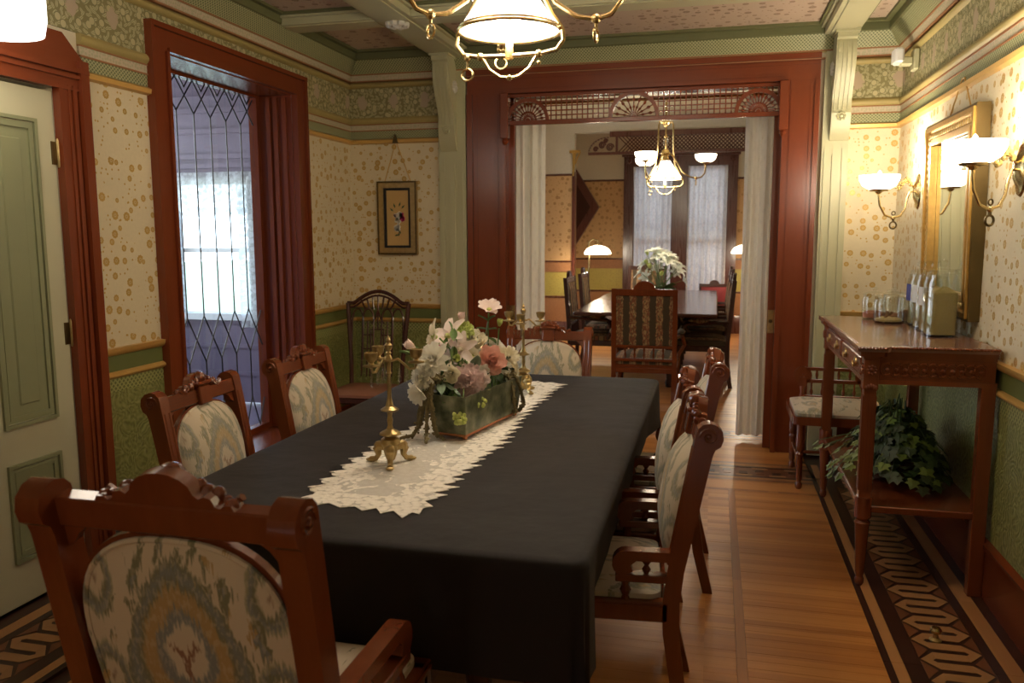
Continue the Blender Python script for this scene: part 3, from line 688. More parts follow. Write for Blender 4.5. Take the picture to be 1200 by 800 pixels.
# sash frame
gy0, gy1, gz0, gz1 = WIN[0] + .03, WIN[1] - .045, .24, 2.42
mb = MB(); mb.box((GX - .03, WIN[0], WIN[2]), (GX + .03, gy0, WIN[3])); mb.box((GX - .03, gy1, WIN[2]), (GX + .03, WIN[1], WIN[3])); mb.box((GX - .03, gy0, WIN[2]), (GX + .03, gy1, gz0)); mb.box((GX - .03, gy0, gz1), (GX + .03, gy1, WIN[3])); mb.build('sash', 'mahogany', W1, smooth=0)
# leaded lights: uprights that fork into lozenges at top, middle and foot
P0, DP = 4.181, .1635
ups = [P0 + DP * k_ for k_ in range(-3, 6)]
ups = [u for u in ups if gy0 < u < gy1]
lead = MB()
def came(y0, z0, y1, z1):
    # clip to the sash
    if (y0 < gy0 and y1 < gy0) or (y0 > gy1 and y1 > gy1): return
    def cl(ya, za, yb, zb):
        for lim, less in ((gy0, True), (gy1, False)):
            if (ya < lim) == less and ya != lim and yb != ya: za = za + (zb - za) * (lim - ya) / (yb - ya); ya = lim
        return ya, za
    a = cl(y0, z0, y1, z1); b = cl(y1, z1, y0, z0)
    lead.tube([(GX, a[0], a[1]), (GX, b[0], b[1])], .0052, 4)
zt, zm1, zm0, zb_ = 2.23, 1.04, .76, .45
for k_ in range(-4, 8):
    u = P0 + DP * k_
    if gy0 < u < gy1: came(u, zm1, u, zt)
    uh = u + DP / 2
    came(u, zt, u + DP, gz1 + .0); came(u, zt, u - DP, gz1); came(uh, (zt + gz1) / 2, u, gz1); came(uh, (zt + gz1) / 2, u + DP, gz1)
    came(uh, (zt + gz1) / 2 + .045, u + DP * .25, gz1); came(uh, (zt + gz1) / 2 + .045, u + DP * .75, gz1)
    came(u, zm1, u + DP, zm0); came(u, zm1, u - DP, zm0); came(u, gz0, u, zm0) if False else None
    if gy0 < u < gy1: came(u, zb_, u, zm0)
    came(u, zb_, u + DP * .5, gz0); came(u, zb_, u - DP * .5, gz0); None
stuff(lead.build('lead_came', 'lead', W1))
edges = [gy0] + ups + [gy1]
for a, b in zip(edges, edges[1:]): MB().box((GX - .0025, a + .001, gz0), (GX + .0025, b - .001, gz1)).build('pane', 'pane_glass', W1, smooth=0)

# porch beyond the leaded window: boarded end wall with a curtained bright window, open to the sky on the street side
PW = wall_y('porch_wall', 6.6, 6.68, -5.6, -3.12, 2.75, [(-4.80, -4.02, .82, 1.98)], 'porch_wood'); PW['kind'] = 'structure'
for z in (.25, .5, .72): MB().box((-5.6, 6.585, z), (-3.12, 6.602, z + .035)).build('wall_rail', 'porch_wood', PW, smooth=0)
for z in (2.12, 2.2, 2.42, 2.6): MB().box((-5.6, 6.575, z), (-3.12, 6.602, z + .045)).build('wall_rail', 'porch_wood', PW, smooth=0)
W2 = struct(MB().box((-4.84, 6.56, .76), (-4.78, 6.66, 2.04)).build('window_2', 'porch_wood', smooth=0))
for a, b in (((-4.04, 6.56, .76), (-3.98, 6.66, 2.04)), ((-4.84, 6.56, 1.98), (-3.98, 6.66, 2.04)), ((-4.84, 6.55, .76), (-3.98, 6.66, .82)), ((-4.78, 6.61, 1.37), (-4.04, 6.65, 1.41))): MB().box(a, b).build('window_frame', 'white_paint', W2, smooth=0)
MB().box((-4.78, 6.635, .82), (-4.04, 6.64, 1.98)).build('pane', 'pane_glass', W2, smooth=0)
def drape(name, x0, x1, y, z0, z1, mat, label, cat, amp=.02, waves=7, seed=0, taper=0.0, group=None, hem=0.0):
    rnd = random.Random(seed); ph = [rnd.uniform(0, 6) for _ in range(4)]
    mb = MB()
    def fn(u, v):
        z = z1 + (z0 - z1) * v; wob = .6 + .4 * v
        x = x0 + (x1 - x0) * u; xm = (x0 + x1) / 2; x = xm + (x - xm) * (1 - taper * math.sin(PI * v))
        yy = y + amp * wob * math.sin(u * waves * 2 * PI + ph[0] + v * .6) + amp * .5 * math.sin(u * waves * 4.3 + ph[1]) + .006 * math.sin(v * 9 + u * 11 + ph[2])
        return (x, yy, z + (hem * abs(math.sin(u * waves * PI)) if v > .99 else 0))
    mb.grid(fn, 60, 24)
    return tag(mb.build(name, mat, uv='xz'), label, cat, group)
drape('lace_valance', -5.0, -3.85, 6.52, 1.75, 2.08, 'porch_lace', 'white lace valance across the top of the bright porch window behind the leaded glass', 'curtain', .012, 8, 3, hem=-.06)
drape('lace_curtain', -4.95, -4.72, 6.54, .70, 2.04, 'porch_lace', 'narrow white lace curtain at the near side of the porch window', 'curtain', .02, 3, 4)
drape('lace_curtain', -4.12, -3.85, 6.54, .70, 2.04, 'porch_lace', 'narrow white lace curtain at the house side of the porch window', 'curtain', .02, 3, 5)
struct(MB().box((-6.2, 2.8, -.12), (-3.12, 6.7, -.02)).build('floor_porch', 'porch_wood', smooth=0))
struct(MB().box((-5.7, 2.8, 2.75), (-3.12, 6.7, 2.85)).build('ceiling_porch', 'porch_wood', smooth=0))
struct(MB().box((-5.7, 2.75, -.1), (-3.1, 2.83, 2.85)).build('porch_sky_blocker', 'porch_wood', smooth=0))  # closing wall added out of view to keep skylight off the window reveal
pr_ = struct(MB().box((-5.62, 2.9, 0), (-5.54, 6.6, .8)).build('porch_railing_wall', 'porch_wood', smooth=0))
struct(MB().box((-40, 6.9, -.6), (-3.9, 60, -.5)).build('lawn', 'garden', smooth=0))
struct(MB().box((-3.32, 3.0, -.1), (-3.1, WIN[0] - .05, ZC)).build('wall_porch', 'porch_wood', smooth=0))

struct(MB().box((XL - .30, 1.7, -.1), (XL - .2, 3.3, 2.5)).build('door_backing', 'cream_wall', smooth=0)); struct(MB().box((XL - .3, 1.85, -.1), (XL - .06, 1.95, 2.4)).build('door_backing_side', 'cream_wall', smooth=0)); struct(MB().box((XL - .32, 1.7, -.2), (XL, 3.3, -.014)).build('door_backing_floor', 'inlay_dark', smooth=0))  # unseen box added behind the door to block sky leaking under it
# ------------------------------------------------------------------ sage door on the left
D1 = struct(MB().box((XL - .045, DOOR[0] + .006, .012), (XL + .0, DOOR[1] - .006, 2.125)).build('door_1', 'sage_door', smooth=0))
def dpanel(y0, y1, z0, z1):
    mb = MB(); x = XL
    for k_, (e, o) in enumerate(((0, .012), (.02, .006), (.03, .009))):
        mb.box((x, y0 + e, z0 + e), (x + o, y0 + e + .014, z1 - e)); mb.box((x, y1 - e - .014, z0 + e), (x + o, y1 - e, z1 - e)); mb.box((x, y0 + e, z0 + e), (x + o, y1 - e, z0 + e + .014)); mb.box((x, y0 + e, z1 - e - .014), (x + o, y1 - e, z1 - e))
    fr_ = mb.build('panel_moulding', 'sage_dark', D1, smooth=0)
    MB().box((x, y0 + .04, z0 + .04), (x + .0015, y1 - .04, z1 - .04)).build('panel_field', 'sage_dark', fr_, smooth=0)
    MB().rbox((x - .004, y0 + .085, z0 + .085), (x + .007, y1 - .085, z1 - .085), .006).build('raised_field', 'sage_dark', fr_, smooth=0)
for ya, yb in ((2.13, 2.40), (2.61, 2.885)):
    dpanel(ya, yb, .75, 2.0); dpanel(ya, yb, .19, .60)
for z in (1.87, 1.10, .30):
    hb = MB(); hb.lathe([(.0, -.062), (.006, -.058), (.008, -.05), (.008, .05), (.006, .058), (.0, .066)], (XL + .008, DOOR[1] + .002, z), (0, 0, 1), 8); h_ = hb.build('hinge', 'old_brass', D1)
    MB().box((XL, DOOR[1] - .03, z - .048), (XL + .004, DOOR[1] + .03, z + .048)).build('hinge_leaf', 'dark_brass', h_, smooth=0)
DC = struct(MB().box((XL, DOOR[1], 0), (XL + .03, 3.147, 2.27)).build('trim_4', 'mahogany', smooth=0))
for ya, yb, o in ((3.10, 3.147, .055), (3.065, 3.085, .04), (3.04, 3.055, .036), (DOOR[1], DOOR[1] + .02, .036)): MB().box((XL, ya, 0), (XL + o, yb, 2.16 if ya < 3.09 else 2.27)).build('casing_moulding', 'mahogany', DC, smooth=0)
MB().box((XL, 1.885, 0), (XL + .03, DOOR[0], 2.27)).build('casing_side', 'mahogany', DC, smooth=0)
MB().prism([(1.885, 2.14), (3.147, 2.14), (3.147, 2.27), (3.03, 2.375), (1.885, 2.375)], XL, XL + .034, 'yz').build('casing_head', 'mahogany_y', DC, smooth=0)
for z0, z1, o in ((2.14, 2.155, .04), (2.19, 2.205, .05), (2.215, 2.235, .058)): MB().box((XL, 1.885, z0), (XL + o, 3.147, z1)).build('head_moulding', 'mahogany_y', DC, smooth=0)

# ------------------------------------------------------------------ back room shell
struct(MB().box((BXL - .2, 6.19, BZC), (BXR + .2, 14.2, BZC + .1)).build('ceiling_back', 'cream_wall', smooth=0))
def banded(name, axis, at_, a, b, n, z1, holes=None):
    # lower wall, carved border, paper, plain frieze
    o = (wall_x if axis == 'x' else wall_y)(name, *(sorted((at_, at_ - n * .12))), a, b, z1, holes or [], 'back_frieze')
    p0, p1, nn = (((at_, a), (at_, b), (n, 0)) if axis == 'x' else ((a, at_), (b, at_), (0, n)))
    return o, p0, p1, nn
BANDS = [('baseboard', 'bay_wood', [(0, .02), (.26, .02), (.28, .005)]), ('low_border', 'back_border', [(.28, .006), (.62, .006)]), ('border_moulding', 'bay_wood', roundp(.62, .65, .006, .02)),
         ('lower_paper', 'back_dado', [(.65, .004), (.99, .004)]), ('dado_border', 'back_border', [(.99, .012), (1.13, .012)]), ('border_moulding', 'bay_wood', roundp(1.13, 1.155, .006, .02)),
         ('wallpaper', 'back_paper', [(1.155, .004), (2.345, .004)]), ('picture_rail', 'bay_wood', roundp(2.345, 2.375, .008, .025))]
def bdress(o, p0, p1, n, upto=99): dress(o, p0, p1, n, [BANDS])
o, p0, p1, n = banded('wall_back_left', 'x', BXL, 6.2, 11.6, 1, BZC, [(8.3, 10.3, .7, 2.5)]); bdress(o, (BXL, 6.2), (BXL, 8.2), n); bdress(o, (BXL, 10.4), (BXL, 11.6), n)
o, p0, p1, n = banded('wall_back_right', 'x', BXR, 6.2, 11.6, -1, BZC); bdress(o, p0, p1, n)
BAYX0, BAYX1 = -1.96, .75
o, p0, p1, n = banded('wall_bay_left', 'y', BYB, BXL, BAYX0, -1, BZC); bdress(o, p0, p1, n)
o, p0, p1, n = banded('wall_bay_right', 'y', BYB, BAYX1, BXR, -1, BZC); bdress(o, p0, p1, n)
wh = struct(MB().box((BAYX0, BYB, 2.93), (BAYX1, BYB + .12, BZC)).build('wall_bay_head', 'back_frieze', smooth=0))
MB().box((BAYX0 - .03, BYB - .02, 0), (BAYX0 + .01, BYB + .13, 2.40)).build('corner_bead', 'bay_wood', bpy.data.objects['wall_bay_left'], smooth=0)
BBY = 13.0
for nm, x, s in (('wall_bay_side_left', -2.35, 1), ('wall_bay_side_right', 1.1, -1)):
    o, p0, p1, n = banded(nm, 'x', x, BYB + .12, BBY, s, BZC); bdress(o, p0, p1, n)
struct(MB().box((-2.35, BYB + .12, 2.72), (1.1, BBY, 2.78)).build('ceiling_bay', 'back_frieze', smooth=0)) if False else None
WX0, WX1, WZ0, WZ1 = -1.41, .30, .42, 2.74
wy = wall_y('wall_bay_back', BBY, BBY + .12, -2.5, 1.25, BZC, [(WX0 + .14, -.645, WZ0, 2.58), (-.445, WX1 - .14, WZ0, 2.58)], 'back_frieze')
bdress(wy, (-2.35, BBY), (WX0, BBY), (0, -1)); bdress(wy, (WX1, BBY), (1.1, BBY), (0, -1))
W3 = struct(MB().box((WX0, BBY - .05, 0), (WX0 + .15, BBY, WZ1)).build('window_3', 'bay_wood', smooth=0))
def w3(nm, a, b, m_='bay_wood'): return MB().box(a, b).build(nm, m_, W3, smooth=0)
w3('casing_side', (WX1 - .15, BBY - .05, 0), (WX1, BBY, WZ1)); w3('mullion', (-.65, BBY - .06, 0), (-.44, BBY + .02, WZ1))
for x in (-.62, -.56, -.5): w3('mullion_flute', (x, BBY - .072, .3), (x + .03, BBY - .058, 2.55))
for x0 in (WX0, WX1 - .15):
    for q in (.02, .06, .1): w3('casing_flute', (x0 + q, BBY - .06, .3), (x0 + q + .022, BBY - .048, 2.55))
w3('casing_head', (WX0, BBY - .05, 2.56), (WX1, BBY, WZ1)); w3('head_moulding', (WX0 - .03, BBY - .09, WZ1 - .03), (WX1 + .03, BBY, WZ1)); w3('window_sill', (WX0, BBY - .1, WZ0 - .05), (WX1, BBY + .1, WZ0))
for x0 in (WX0, WX1 - .15): rosette(W3, (x0 + .075, BBY - .05, 2.65), .055, (0, -1, 0), 'bay_wood', 'corner_rosette')
for xa, xb in ((WX0 + .14, -.645), (-.445, WX1 - .14)):
    for a, b in (((xa, BBY + .03, WZ0), (xa + .035, BBY + .08, 2.58)), ((xb - .035, BBY + .03, WZ0), (xb, BBY + .08, 2.58)), ((xa, BBY + .03, 1.50), (xb, BBY + .08, 1.55)), ((xa, BBY + .03, 2.54), (xb, BBY + .08, 2.58)), ((xa, BBY + .03, WZ0), (xb, BBY + .08, WZ0 + .07))): w3('sash', a, b)
    w3('pane', (xa, BBY + .05, WZ0), (xb, BBY + .055, 1.52), 'pane_glass'); w3('pane', (xa, BBY + .05, 1.52), (xb, BBY + .055, 2.58), 'pane_glass')
drape('lace_curtain', WX0 + .15, -.66, BBY - .08, .30, 2.55, 'window_lace', 'lace curtain at the left sash of the far bay window', 'curtain', .022, 7, 1, .06)
drape('lace_curtain', -.43, WX1 - .15, BBY - .08, .30, 2.55, 'window_lace', 'lace curtain at the right sash of the far bay window', 'curtain', .022, 7, 2, .0)
# unseen slab added outside the bay to hold back sky from the curtains
struct(MB().box((-6, 15.2, -.5), (6, 15.4, 2.9)).build('sky_blocker', 'porch_wood', smooth=0))
# left side window of the back room (out of view, lights its floor)
W4 = struct(MB().box((BXL - .12, 8.26, .64), (BXL + .03, 8.32, 2.56)).build('window_4', 'bay_wood', smooth=0))
for a, b in (((BXL - .12, 10.28, .64), (BXL + .03, 10.34, 2.56)), ((BXL - .12, 8.3, 2.48), (BXL + .03, 10.3, 2.56)), ((BXL - .12, 8.3, .64), (BXL + .03, 10.3, .72)), ((BXL - .08, 9.27, .7), (BXL, 9.33, 2.5)), ((BXL - .08, 8.3, 1.55), (BXL - .02, 10.3, 1.6))): MB().box(a, b).build('sash', 'bay_wood', W4, smooth=0)
# spandrel fretwork over the bay
SP = thing('spandrel_fretwork', 'dark red fretwork spandrel with rounded scroll end across the top of the far bay', 'fretwork', (0, BYB - .02, 0))
sx0, sx1 = -1.76, BAYX1
MB().box((sx0 + .3, -.03, 2.86), (sx1, .03, 2.93)).build('top_rail', 'bay_wood', SP, smooth=0); MB().box((sx0, -.03, 2.62), (sx1, .03, 2.655)).build('bottom_rail', 'bay_wood', SP, smooth=0)
q = MB(); pts = [(sx0 + .28 - .28 * math.cos(a), 2.64 + .22 * math.sin(a)) for a in [PI / 2 * i / 10 for i in range(11)]]
for a, b in zip(pts, pts[1:]): q.prism([a, b, (b[0], b[1] - .02), (a[0] + .02, a[1])], -.03, .03, 'xz')
q.build('quarter_arch', 'bay_wood', SP)
sc_ = MB()
for cx_, cz_, r0 in ((sx0 + .10, 2.70, .035), (sx0 + .19, 2.75, .05), (sx0 + .30, 2.72, .055), (sx0 + .24, 2.81, .03)):
    sc_.tube([(cx_ + r0 * (1 - i / 26) * math.cos(i * .55), 0, cz_ + r0 * (1 - i / 26) * math.sin(i * .55)) for i in range(24)], .011, 5)
sc_.build('scrollwork', 'bay_wood', SP)
lt = MB(); x = sx0 + .42; zt_ = .205
while x < sx1:
    lt.tube([(x, 0, 2.655), (min(x + zt_, sx1), 0, 2.655 + min(zt_, sx1 - x))], .007, 4); lt.tube([(x, .004, 2.86), (min(x + zt_, sx1), .004, 2.86 - min(zt_, sx1 - x))], .007, 4); x += .052
stuff(lt.build('lattice', 'bay_wood', SP))
MB().box((sx0 + .38, -.02, 2.65), (sx0 + .41, .02, 2.87)).build('divider', 'bay_wood', SP, smooth=0)
BK = thing('corner_bracket', 'small gilded bracket at the left corner of the far bay opening', 'bracket', (BAYX0, BYB - .02, 0))
MB().box((-.06, -.05, 2.655), (.09, .03, 2.69)).build('bracket_cap', 'gilt', BK); MB().prism([(-.02, 2.655), (.03, 2.655), (.012, 2.50), (.0, 2.34), (-.02, 2.34)], -.03, .01, 'xz').build('bracket_post', 'gilt', BK); MB().tube([(.012, 0, 2.50), (.05, 0, 2.60), (.08, 0, 2.655)], .01, 6).build('bracket_arm', 'gilt', BK)
# diamond frame hanging in the bay
DF = thing('diamond_frame', 'dark wooden diamond-shaped frame hung on the far bay wall', 'picture frame', (-2.16, BBY - .06, 1.95))
def ring4(r0, r1, y0, y1, nm, mt):
    mb = MB()
    for i in range(4):
        a0, a1 = PI / 2 * i, PI / 2 * (i + 1)
        mb.prism([(r0 * .62 * math.cos(a0), r0 * math.sin(a0)), (r0 * .62 * math.cos(a1), r0 * math.sin(a1)), (r1 * .62 * math.cos(a1), r1 * math.sin(a1)), (r1 * .62 * math.cos(a0), r1 * math.sin(a0))], y0, y1, 'xz')
    return mb.build(nm, mt, DF, smooth=0)
ring4(.60, .36, -.04, .04, 'frame', 'bay_wood'); ring4(.38, .33, -.05, .03, 'inner_moulding', 'dark_wood')
MB().prism([(.22, 0), (0, .35), (-.22, 0), (0, -.35)], 0, .02, 'xz').build('backing', 'dark_wood', DF, smooth=0)

# ------------------------------------------------------------------ floor: oak boards, parquet borders
def piece(nm, pts, z1, mat, parent=FL, z0=-.014):
    return MB().prism(pts, z0, z1, 'xy').build(nm, mat, parent, smooth=0)
def rect(a, b, c_, d): return [(a, c_), (b, c_), (b, d), (a, d)]
rj = random.Random(3); BW = .0575
def boards_x(x0, x1, y0, y1, single):
    y = y0; mb = None if single else MB()
    while y < y1 - .005:
        yy = min(y + BW - .001, y1); z = rj.uniform(-.0006, 0)
        if single: piece('plank', rect(x0, x1, y, yy), z, 'oak_x')
        else:
            x = x0
            while x < x1 - .02:
                xe = min(x1, x + rj.uniform(.7, 1.6)); mb.box((x, y, -.014), (xe - .001, yy, z)); x = xe
        y += BW
    if mb: stuff(mb.build('planks', 'oak_x', FL, smooth=0))
boards_x(-.62, .115, 2.55, 4.92, True); boards_x(.152, .625, 2.55, 4.92, True)
boards_x(-2.12, -.621, YN + .1, 4.92, False); boards_x(-.62, .115, YN + .1, 2.549, False); boards_x(.152, .625, YN + .1, 2.549, False)
for y0, y1 in ((YN + .1, 1.3), (1.301, 2.9), (2.901, 4.0), (4.001, 4.92)): piece('plank', rect(.116, .151, y0, y1), 0, 'oak_y')
for x0, x1 in ((-2.12, -.9), (-.899, .10), (.101, .625)): piece('plank', rect(x0, x1, 4.921, 4.956), 0, 'oak_y')
boards_x(-2.12, .625, 4.957, 5.145, False)
# border strips along left and right walls
for x0, x1, mt in ((.626, .652, 'inlay_dark'), (.653, .694, 'oak_light'), (.695, .755, 'inlay_dark'), (.987, 1.024, 'inlay_dark'), (1.025, 1.085, 'oak_light'), (1.086, 1.152, 'inlay_dark')):
    for y0, y1 in ((YN + .02, 1.5), (1.501, 3.0), (3.001, 4.4), (4.401, 5.60)): piece('border_strip', rect(x0, x1, y0, y1), 0, mt)
    for y0, y1 in ((YN + .02, 1.5), (1.501, 3.0), (3.001, 4.4), (4.401, 5.60)): piece('border_strip', rect(XL + XR - x1 + .005, XL + XR - x0 + .005, y0, y1), 0, mt)
bx0, bx1 = .756, .986; bw = bx1 - bx0; hh = .075
def mesh_piece(pts, mat): return MB().prism(pts, -.014, 0, 'xy').me('inlay_piece', mat, smooth=0)
mbar = mesh_piece(rect(.25 * bw, .75 * bw, .18 * hh, .82 * hh), 'inlay_light')
mturn = mesh_piece([(.752 * bw, .18 * hh), (.98 * bw, hh), (.752 * bw, 1.82 * hh), (.752 * bw, 1.18 * hh), (.80 * bw, hh), (.752 * bw, .82 * hh)], 'inlay_light')
mturn2 = mesh_piece([(.248 * bw, .18 * hh), (.248 * bw, .82 * hh), (.20 * bw, hh), (.248 * bw, 1.18 * hh), (.248 * bw, 1.82 * hh), (.02 * bw, hh)], 'inlay_light')
mtri = mesh_piece([(.995 * bw, 1.15 * hh), (.995 * bw, 2.85 * hh), (.80 * bw, 2 * hh)], 'inlay_mid')
mtri2 = mesh_piece([(.005 * bw, 1.15 * hh), (.2 * bw, 2 * hh), (.005 * bw, 2.85 * hh)], 'inlay_mid')
def meander(xo, y0, y1):
    k_ = 0; y = y0
    while y + 2 * hh < y1:
        link('inlay_piece', mbar, FL, (xo, y, 0)); link('inlay_piece', mturn if k_ % 2 == 0 else mturn2, FL, (xo, y, 0)); link('inlay_piece', mtri if k_ % 2 == 0 else mtri2, FL, (xo, y, 0)); y += hh; k_ += 1
meander(bx0, 2.75, 5.1); lxo = XL + XR + .005 - bx1; meander(lxo, 1.95, 2.95)
def far_band(xo, y0, y1):
    mb = MB(); y = y0; k_ = 0
    while y + hh < y1:
        mb.box((xo + .2 * bw, y + .18 * hh, -.014), (xo + .9 * bw if k_ % 2 == 0 else xo + .8 * bw, y + .82 * hh, 0)); y += hh; k_ += 1
    return stuff(mb.build('inlay_pieces', 'inlay_light', FL, smooth=0))
far_band(bx0, YN + .1, 2.72); far_band(bx0, 5.12, 5.85); far_band(lxo, YN + .1, 1.92); far_band(lxo, 2.97, 5.85)
# threshold border across the room
for y0, y1, mt in ((5.146, 5.18, 'inlay_mid'), (5.181, 5.225, 'oak_light'), (5.226, 5.255, 'inlay_dark'), (5.445, 5.475, 'inlay_dark'), (5.476, 5.53, 'oak_light'), (5.531, 5.56, 'inlay_mid')):
    for x0, x1 in ((-2.12, -1.0), (-.999, -.2), (-.199, .625)): piece('border_strip', rect(x0, x1, y0, y1), 0, mt)
msq = mesh_piece(rect(0, .052, 0, .05), 'inlay_dark'); mbr = mesh_piece(rect(0, .10, 0, .036), 'inlay_light'); mmid = mesh_piece(rect(0, .046, 0, .05), 'inlay_mid')
x = -.75; k_ = 0
while x < .60:
    yo = 5.262 if k_ % 2 == 0 else 5.30
    link('inlay_piece', mbr, FL, (x, 5.257 if k_ % 2 else 5.405, 0)); link('inlay_piece', msq, FL, (x + .02, 5.30 if k_ % 2 else 5.352, 0)); link('inlay_piece', mbr, FL, (x, 5.365 if k_ % 2 == 0 and False else (5.357 if k_ % 2 else 5.262), 0)) if False else None
    link('inlay_piece', mmid, FL, (x + .025, 5.352 if k_ % 2 else 5.30, 0)); x += .102; k_ += 1
stuff(MB().box((-2.12, 5.256, -.014), (-.76, 5.444, 0)).build('border_band', 'inlay_light', FL, smooth=0))
boards_x(-2.12, .625, 5.561, 6.19, False)
# dark boards in front of the pilasters
# back room boards
mb = MB(); y = 6.2
while y < 13.0:
    x = BXL
    while x < BXR:
        xe = min(BXR, x + rj.uniform(.9, 1.8)); mb.box((x, y, -.014), (xe - .001, y + BW - .001, rj.uniform(-.0006, 0))); x = xe
    y += BW
stuff(mb.build('planks', 'oak_x', FB, smooth=0))
for y0, mt in ((6.22, 'inlay_mid'), (6.30, 'inlay_dark'), (6.42, 'inlay_mid')): piece('border_strip', rect(OPX0, OPX1 + .3, y0, y0 + .03), .0008, mt, FB)
x = -.4
while x < .5: piece('inlay_piece', rect(x, x + .05, 6.345, 6.40), .0008, 'inlay_dark', FB); x += .1
# brass floor knob
KN = thing('floor_doorstop', 'small brass doorstop knob on the inlaid border by the right wall', 'doorstop', (.846, 3.209, 0))
MB().lathe([(.022, 0), (.022, .004), (.011, .012), (.009, .024)], n=14).build('knob_base', 'old_brass', KN); MB().lathe([(.009, .024), (.019, .032), (.021, .042), (.015, .051), (0, .055)], n=14).build('knob_head', 'brass', KN)
MB().box((bx0, YN + .02, -.0145), (bx1, 5.6, -.0015)).build('border_band', 'inlay_dark', FL, smooth=0); MB().box((lxo, YN + .02, -.0145), (lxo + bw, 5.85, -.0015)).build('border_band', 'inlay_dark', FL, smooth=0)
MB().box((-.76, 5.256, -.0145), (.625, 5.444, -.002)).build('border_band', 'inlay_mid', FL, smooth=0)

# ------------------------------------------------------------------ carved dining armchairs, facing +Y
def rrect(hx, y0, y1, r, n=5, hx1=None):
    hx1 = hx if hx1 is None else hx1
    o = []
    for cx_, cy_, a0 in ((hx1 - r, y1 - r, 0), (-hx1 + r, y1 - r, PI / 2), (-hx + r, y0 + r, PI), (hx - r, y0 + r, 3 * PI / 2)):
        o += [(cx_ + r * math.cos(a0 + PI / 2 * i / n), cy_ + r * math.sin(a0 + PI / 2 * i / n)) for i in range(n + 1)]
    return o
def subdiv(pts, step=.03):
    o = []
    for i, p in enumerate(pts):
        q = pts[(i + 1) % len(pts)]; d = math.dist(p, q); k_ = max(1, int(d / step))
        o += [(p[0] + (q[0] - p[0]) * j / k_, p[1] + (q[1] - p[1]) * j / k_) for j in range(k_)]
    return o
def arch_outline(g=0.0, sub=True):
    o = []
    for i in range(25):
        a = PI * i / 24; c_, s_ = math.cos(a), math.sin(a)
        o.append(((.196 + g) * math.copysign(abs(c_) ** .78, c_), .215 + (.195 + g) * abs(s_) ** .80))
    o += [(-.184 - g, .10), (-.173 - g, .055 - g), (-.158 - g, .042 - g), (.158 + g, .042 - g), (.173 + g, .055 - g), (.184 + g, .10)]
    return subdiv(o, .035) if sub else o
def dining_chair(label, loc, rz, scale=1.0, arm_y=-.065, fabric='ikat_pale'):
    t = thing('dining_armchair', label, 'chair', loc, rz, 'carved mahogany armchairs around the dining table', scale)
    W = 'chair_wood'; mx = Matrix.Translation((0, -.228, .5)) @ Matrix.Rotation(R(10.2), 4, 'X')
    post = [(-.278, 0), (-.232, .18), (-.205, .36), (-.203, .46), (-.215, .56), (-.286, .96), (-.291, .977), (-.304, .989), (-.324, .994), (-.344, .987), (-.359, .97), (-.362, .947), (-.355, .927), (-.340, .917), (-.333, .90), (-.262, .55), (-.252, .46), (-.252, .36), (-.275, .18), (-.318, 0)]
    for s in (-1, 1):
        xa, xb = sorted((s * .203, s * .25)); p = MB().prism(post, xa, xb, 'yz').build('back_post', W, t, smooth=30)
        e = MB(); xo = s * .25
        e.tube([(xo, -.322 + .026 * (1 - i / 20) * math.cos(i * .5), .955 + .026 * (1 - i / 20) * math.sin(i * .5)) for i in range(18)], .0042, 5)
        e.lathe([(.008, 0), (.006, .006), (0, .008)], (xo, -.322, .955), (s, 0, 0), 8)
        xi = s * .2265
        for (ya, za), (yb, zb) in (((-.217, .57), (-.28, .92)),): e.tube([(xi - .012, ya, za), (xi - .012, yb, zb)], .004, 5); e.tube([(xi + .012, ya, za), (xi + .012, yb, zb)], .004, 5)
        e.build('ear_carving', W, p)
        leg = MB(); leg.rbox((s * .225 - .024, .165, .36), (s * .225 + .024, .215, .455), .004)
        leg.lathe([(.012, 0), (.018, .01), (.020, .03), (.014, .05), (.016, .10), (.021, .22), (.024, .28), (.017, .295), (.025, .31), (.025, .325), (.017, .335), (.020, .36)], (s * .225, .19, 0), n=10)
        leg.build('front_leg', W, t)
        # arm with scroll end, lower rail, turned spindle and short post
        y1 = arm_y; xa, xb = sorted((s * .208, s * .247)); sc = [(y1 - .03 + .04 * math.cos(a), .568 + .04 * math.sin(a)) for a in [PI / 2 - i * .35 for i in range(9)]]
        top = [(-.225, .608), (y1 - .03, .608)] + sc[1:] + [(y1 - .05, .545), (y1 - .045, .565), (y1 - .06, .578), (-.225, .578)]
        arm = MB().prism(top, xa, xb, 'yz').build('arm', W, t, smooth=40)
        MB().rbox((xa, -.225, .512), (xb, y1 - .0, .536), .003).build('arm_rail', W, arm)
        ym = (-.225 + y1) / 2 - .01
        MB().lathe([(.006, 0), (.008, .003), (.0135, .014), (.006, .026), (.014, .037), (.008, .043), (.006, .046)], ((xa + xb) / 2, ym, .534), n=8).build('arm_spindle', W, arm)
        MB().lathe([(.014, 0), (.010, .012), (.017, .03), (.011, .045), (.014, .06)], ((xa + xb) / 2, y1 - .03, .452), n=8).build('arm_post', W, arm)
    rail = MB(); rail.rbox((-.206, -.017, .421), (.206, .017, .474), .003, mx)
    for k_ in range(4): rail.box((-.2, .016, .429 + k_ * .011), (.2, .021, .435 + k_ * .011), mx)
    rail.build('crest_rail', W, t, smooth=30)
    half = [(.125, .45), (.128, .46), (.122, .472), (.110, .472), (.103, .464), (.094, .468), (.088, .484), (.076, .488), (.066, .482), (.058, .49), (.052, .508), (.038, .522), (.020, .531), (0, .534)]
    half = [(p_, .466 + (q_ - .45) * .78) for p_, q_ in half]
    cr = MB().prism(half + [(-a, b) for a, b in half[-2::-1]], -.014, .014, 'xz', mx)
    cr = cr.build('crest', W, t, smooth=35)
    cv = MB(); cv.rbox((-.034, .012, .412), (.034, .034, .480), .004, mx); cv.rbox((-.042, .010, .480), (.042, .042, .496), .006, mx)
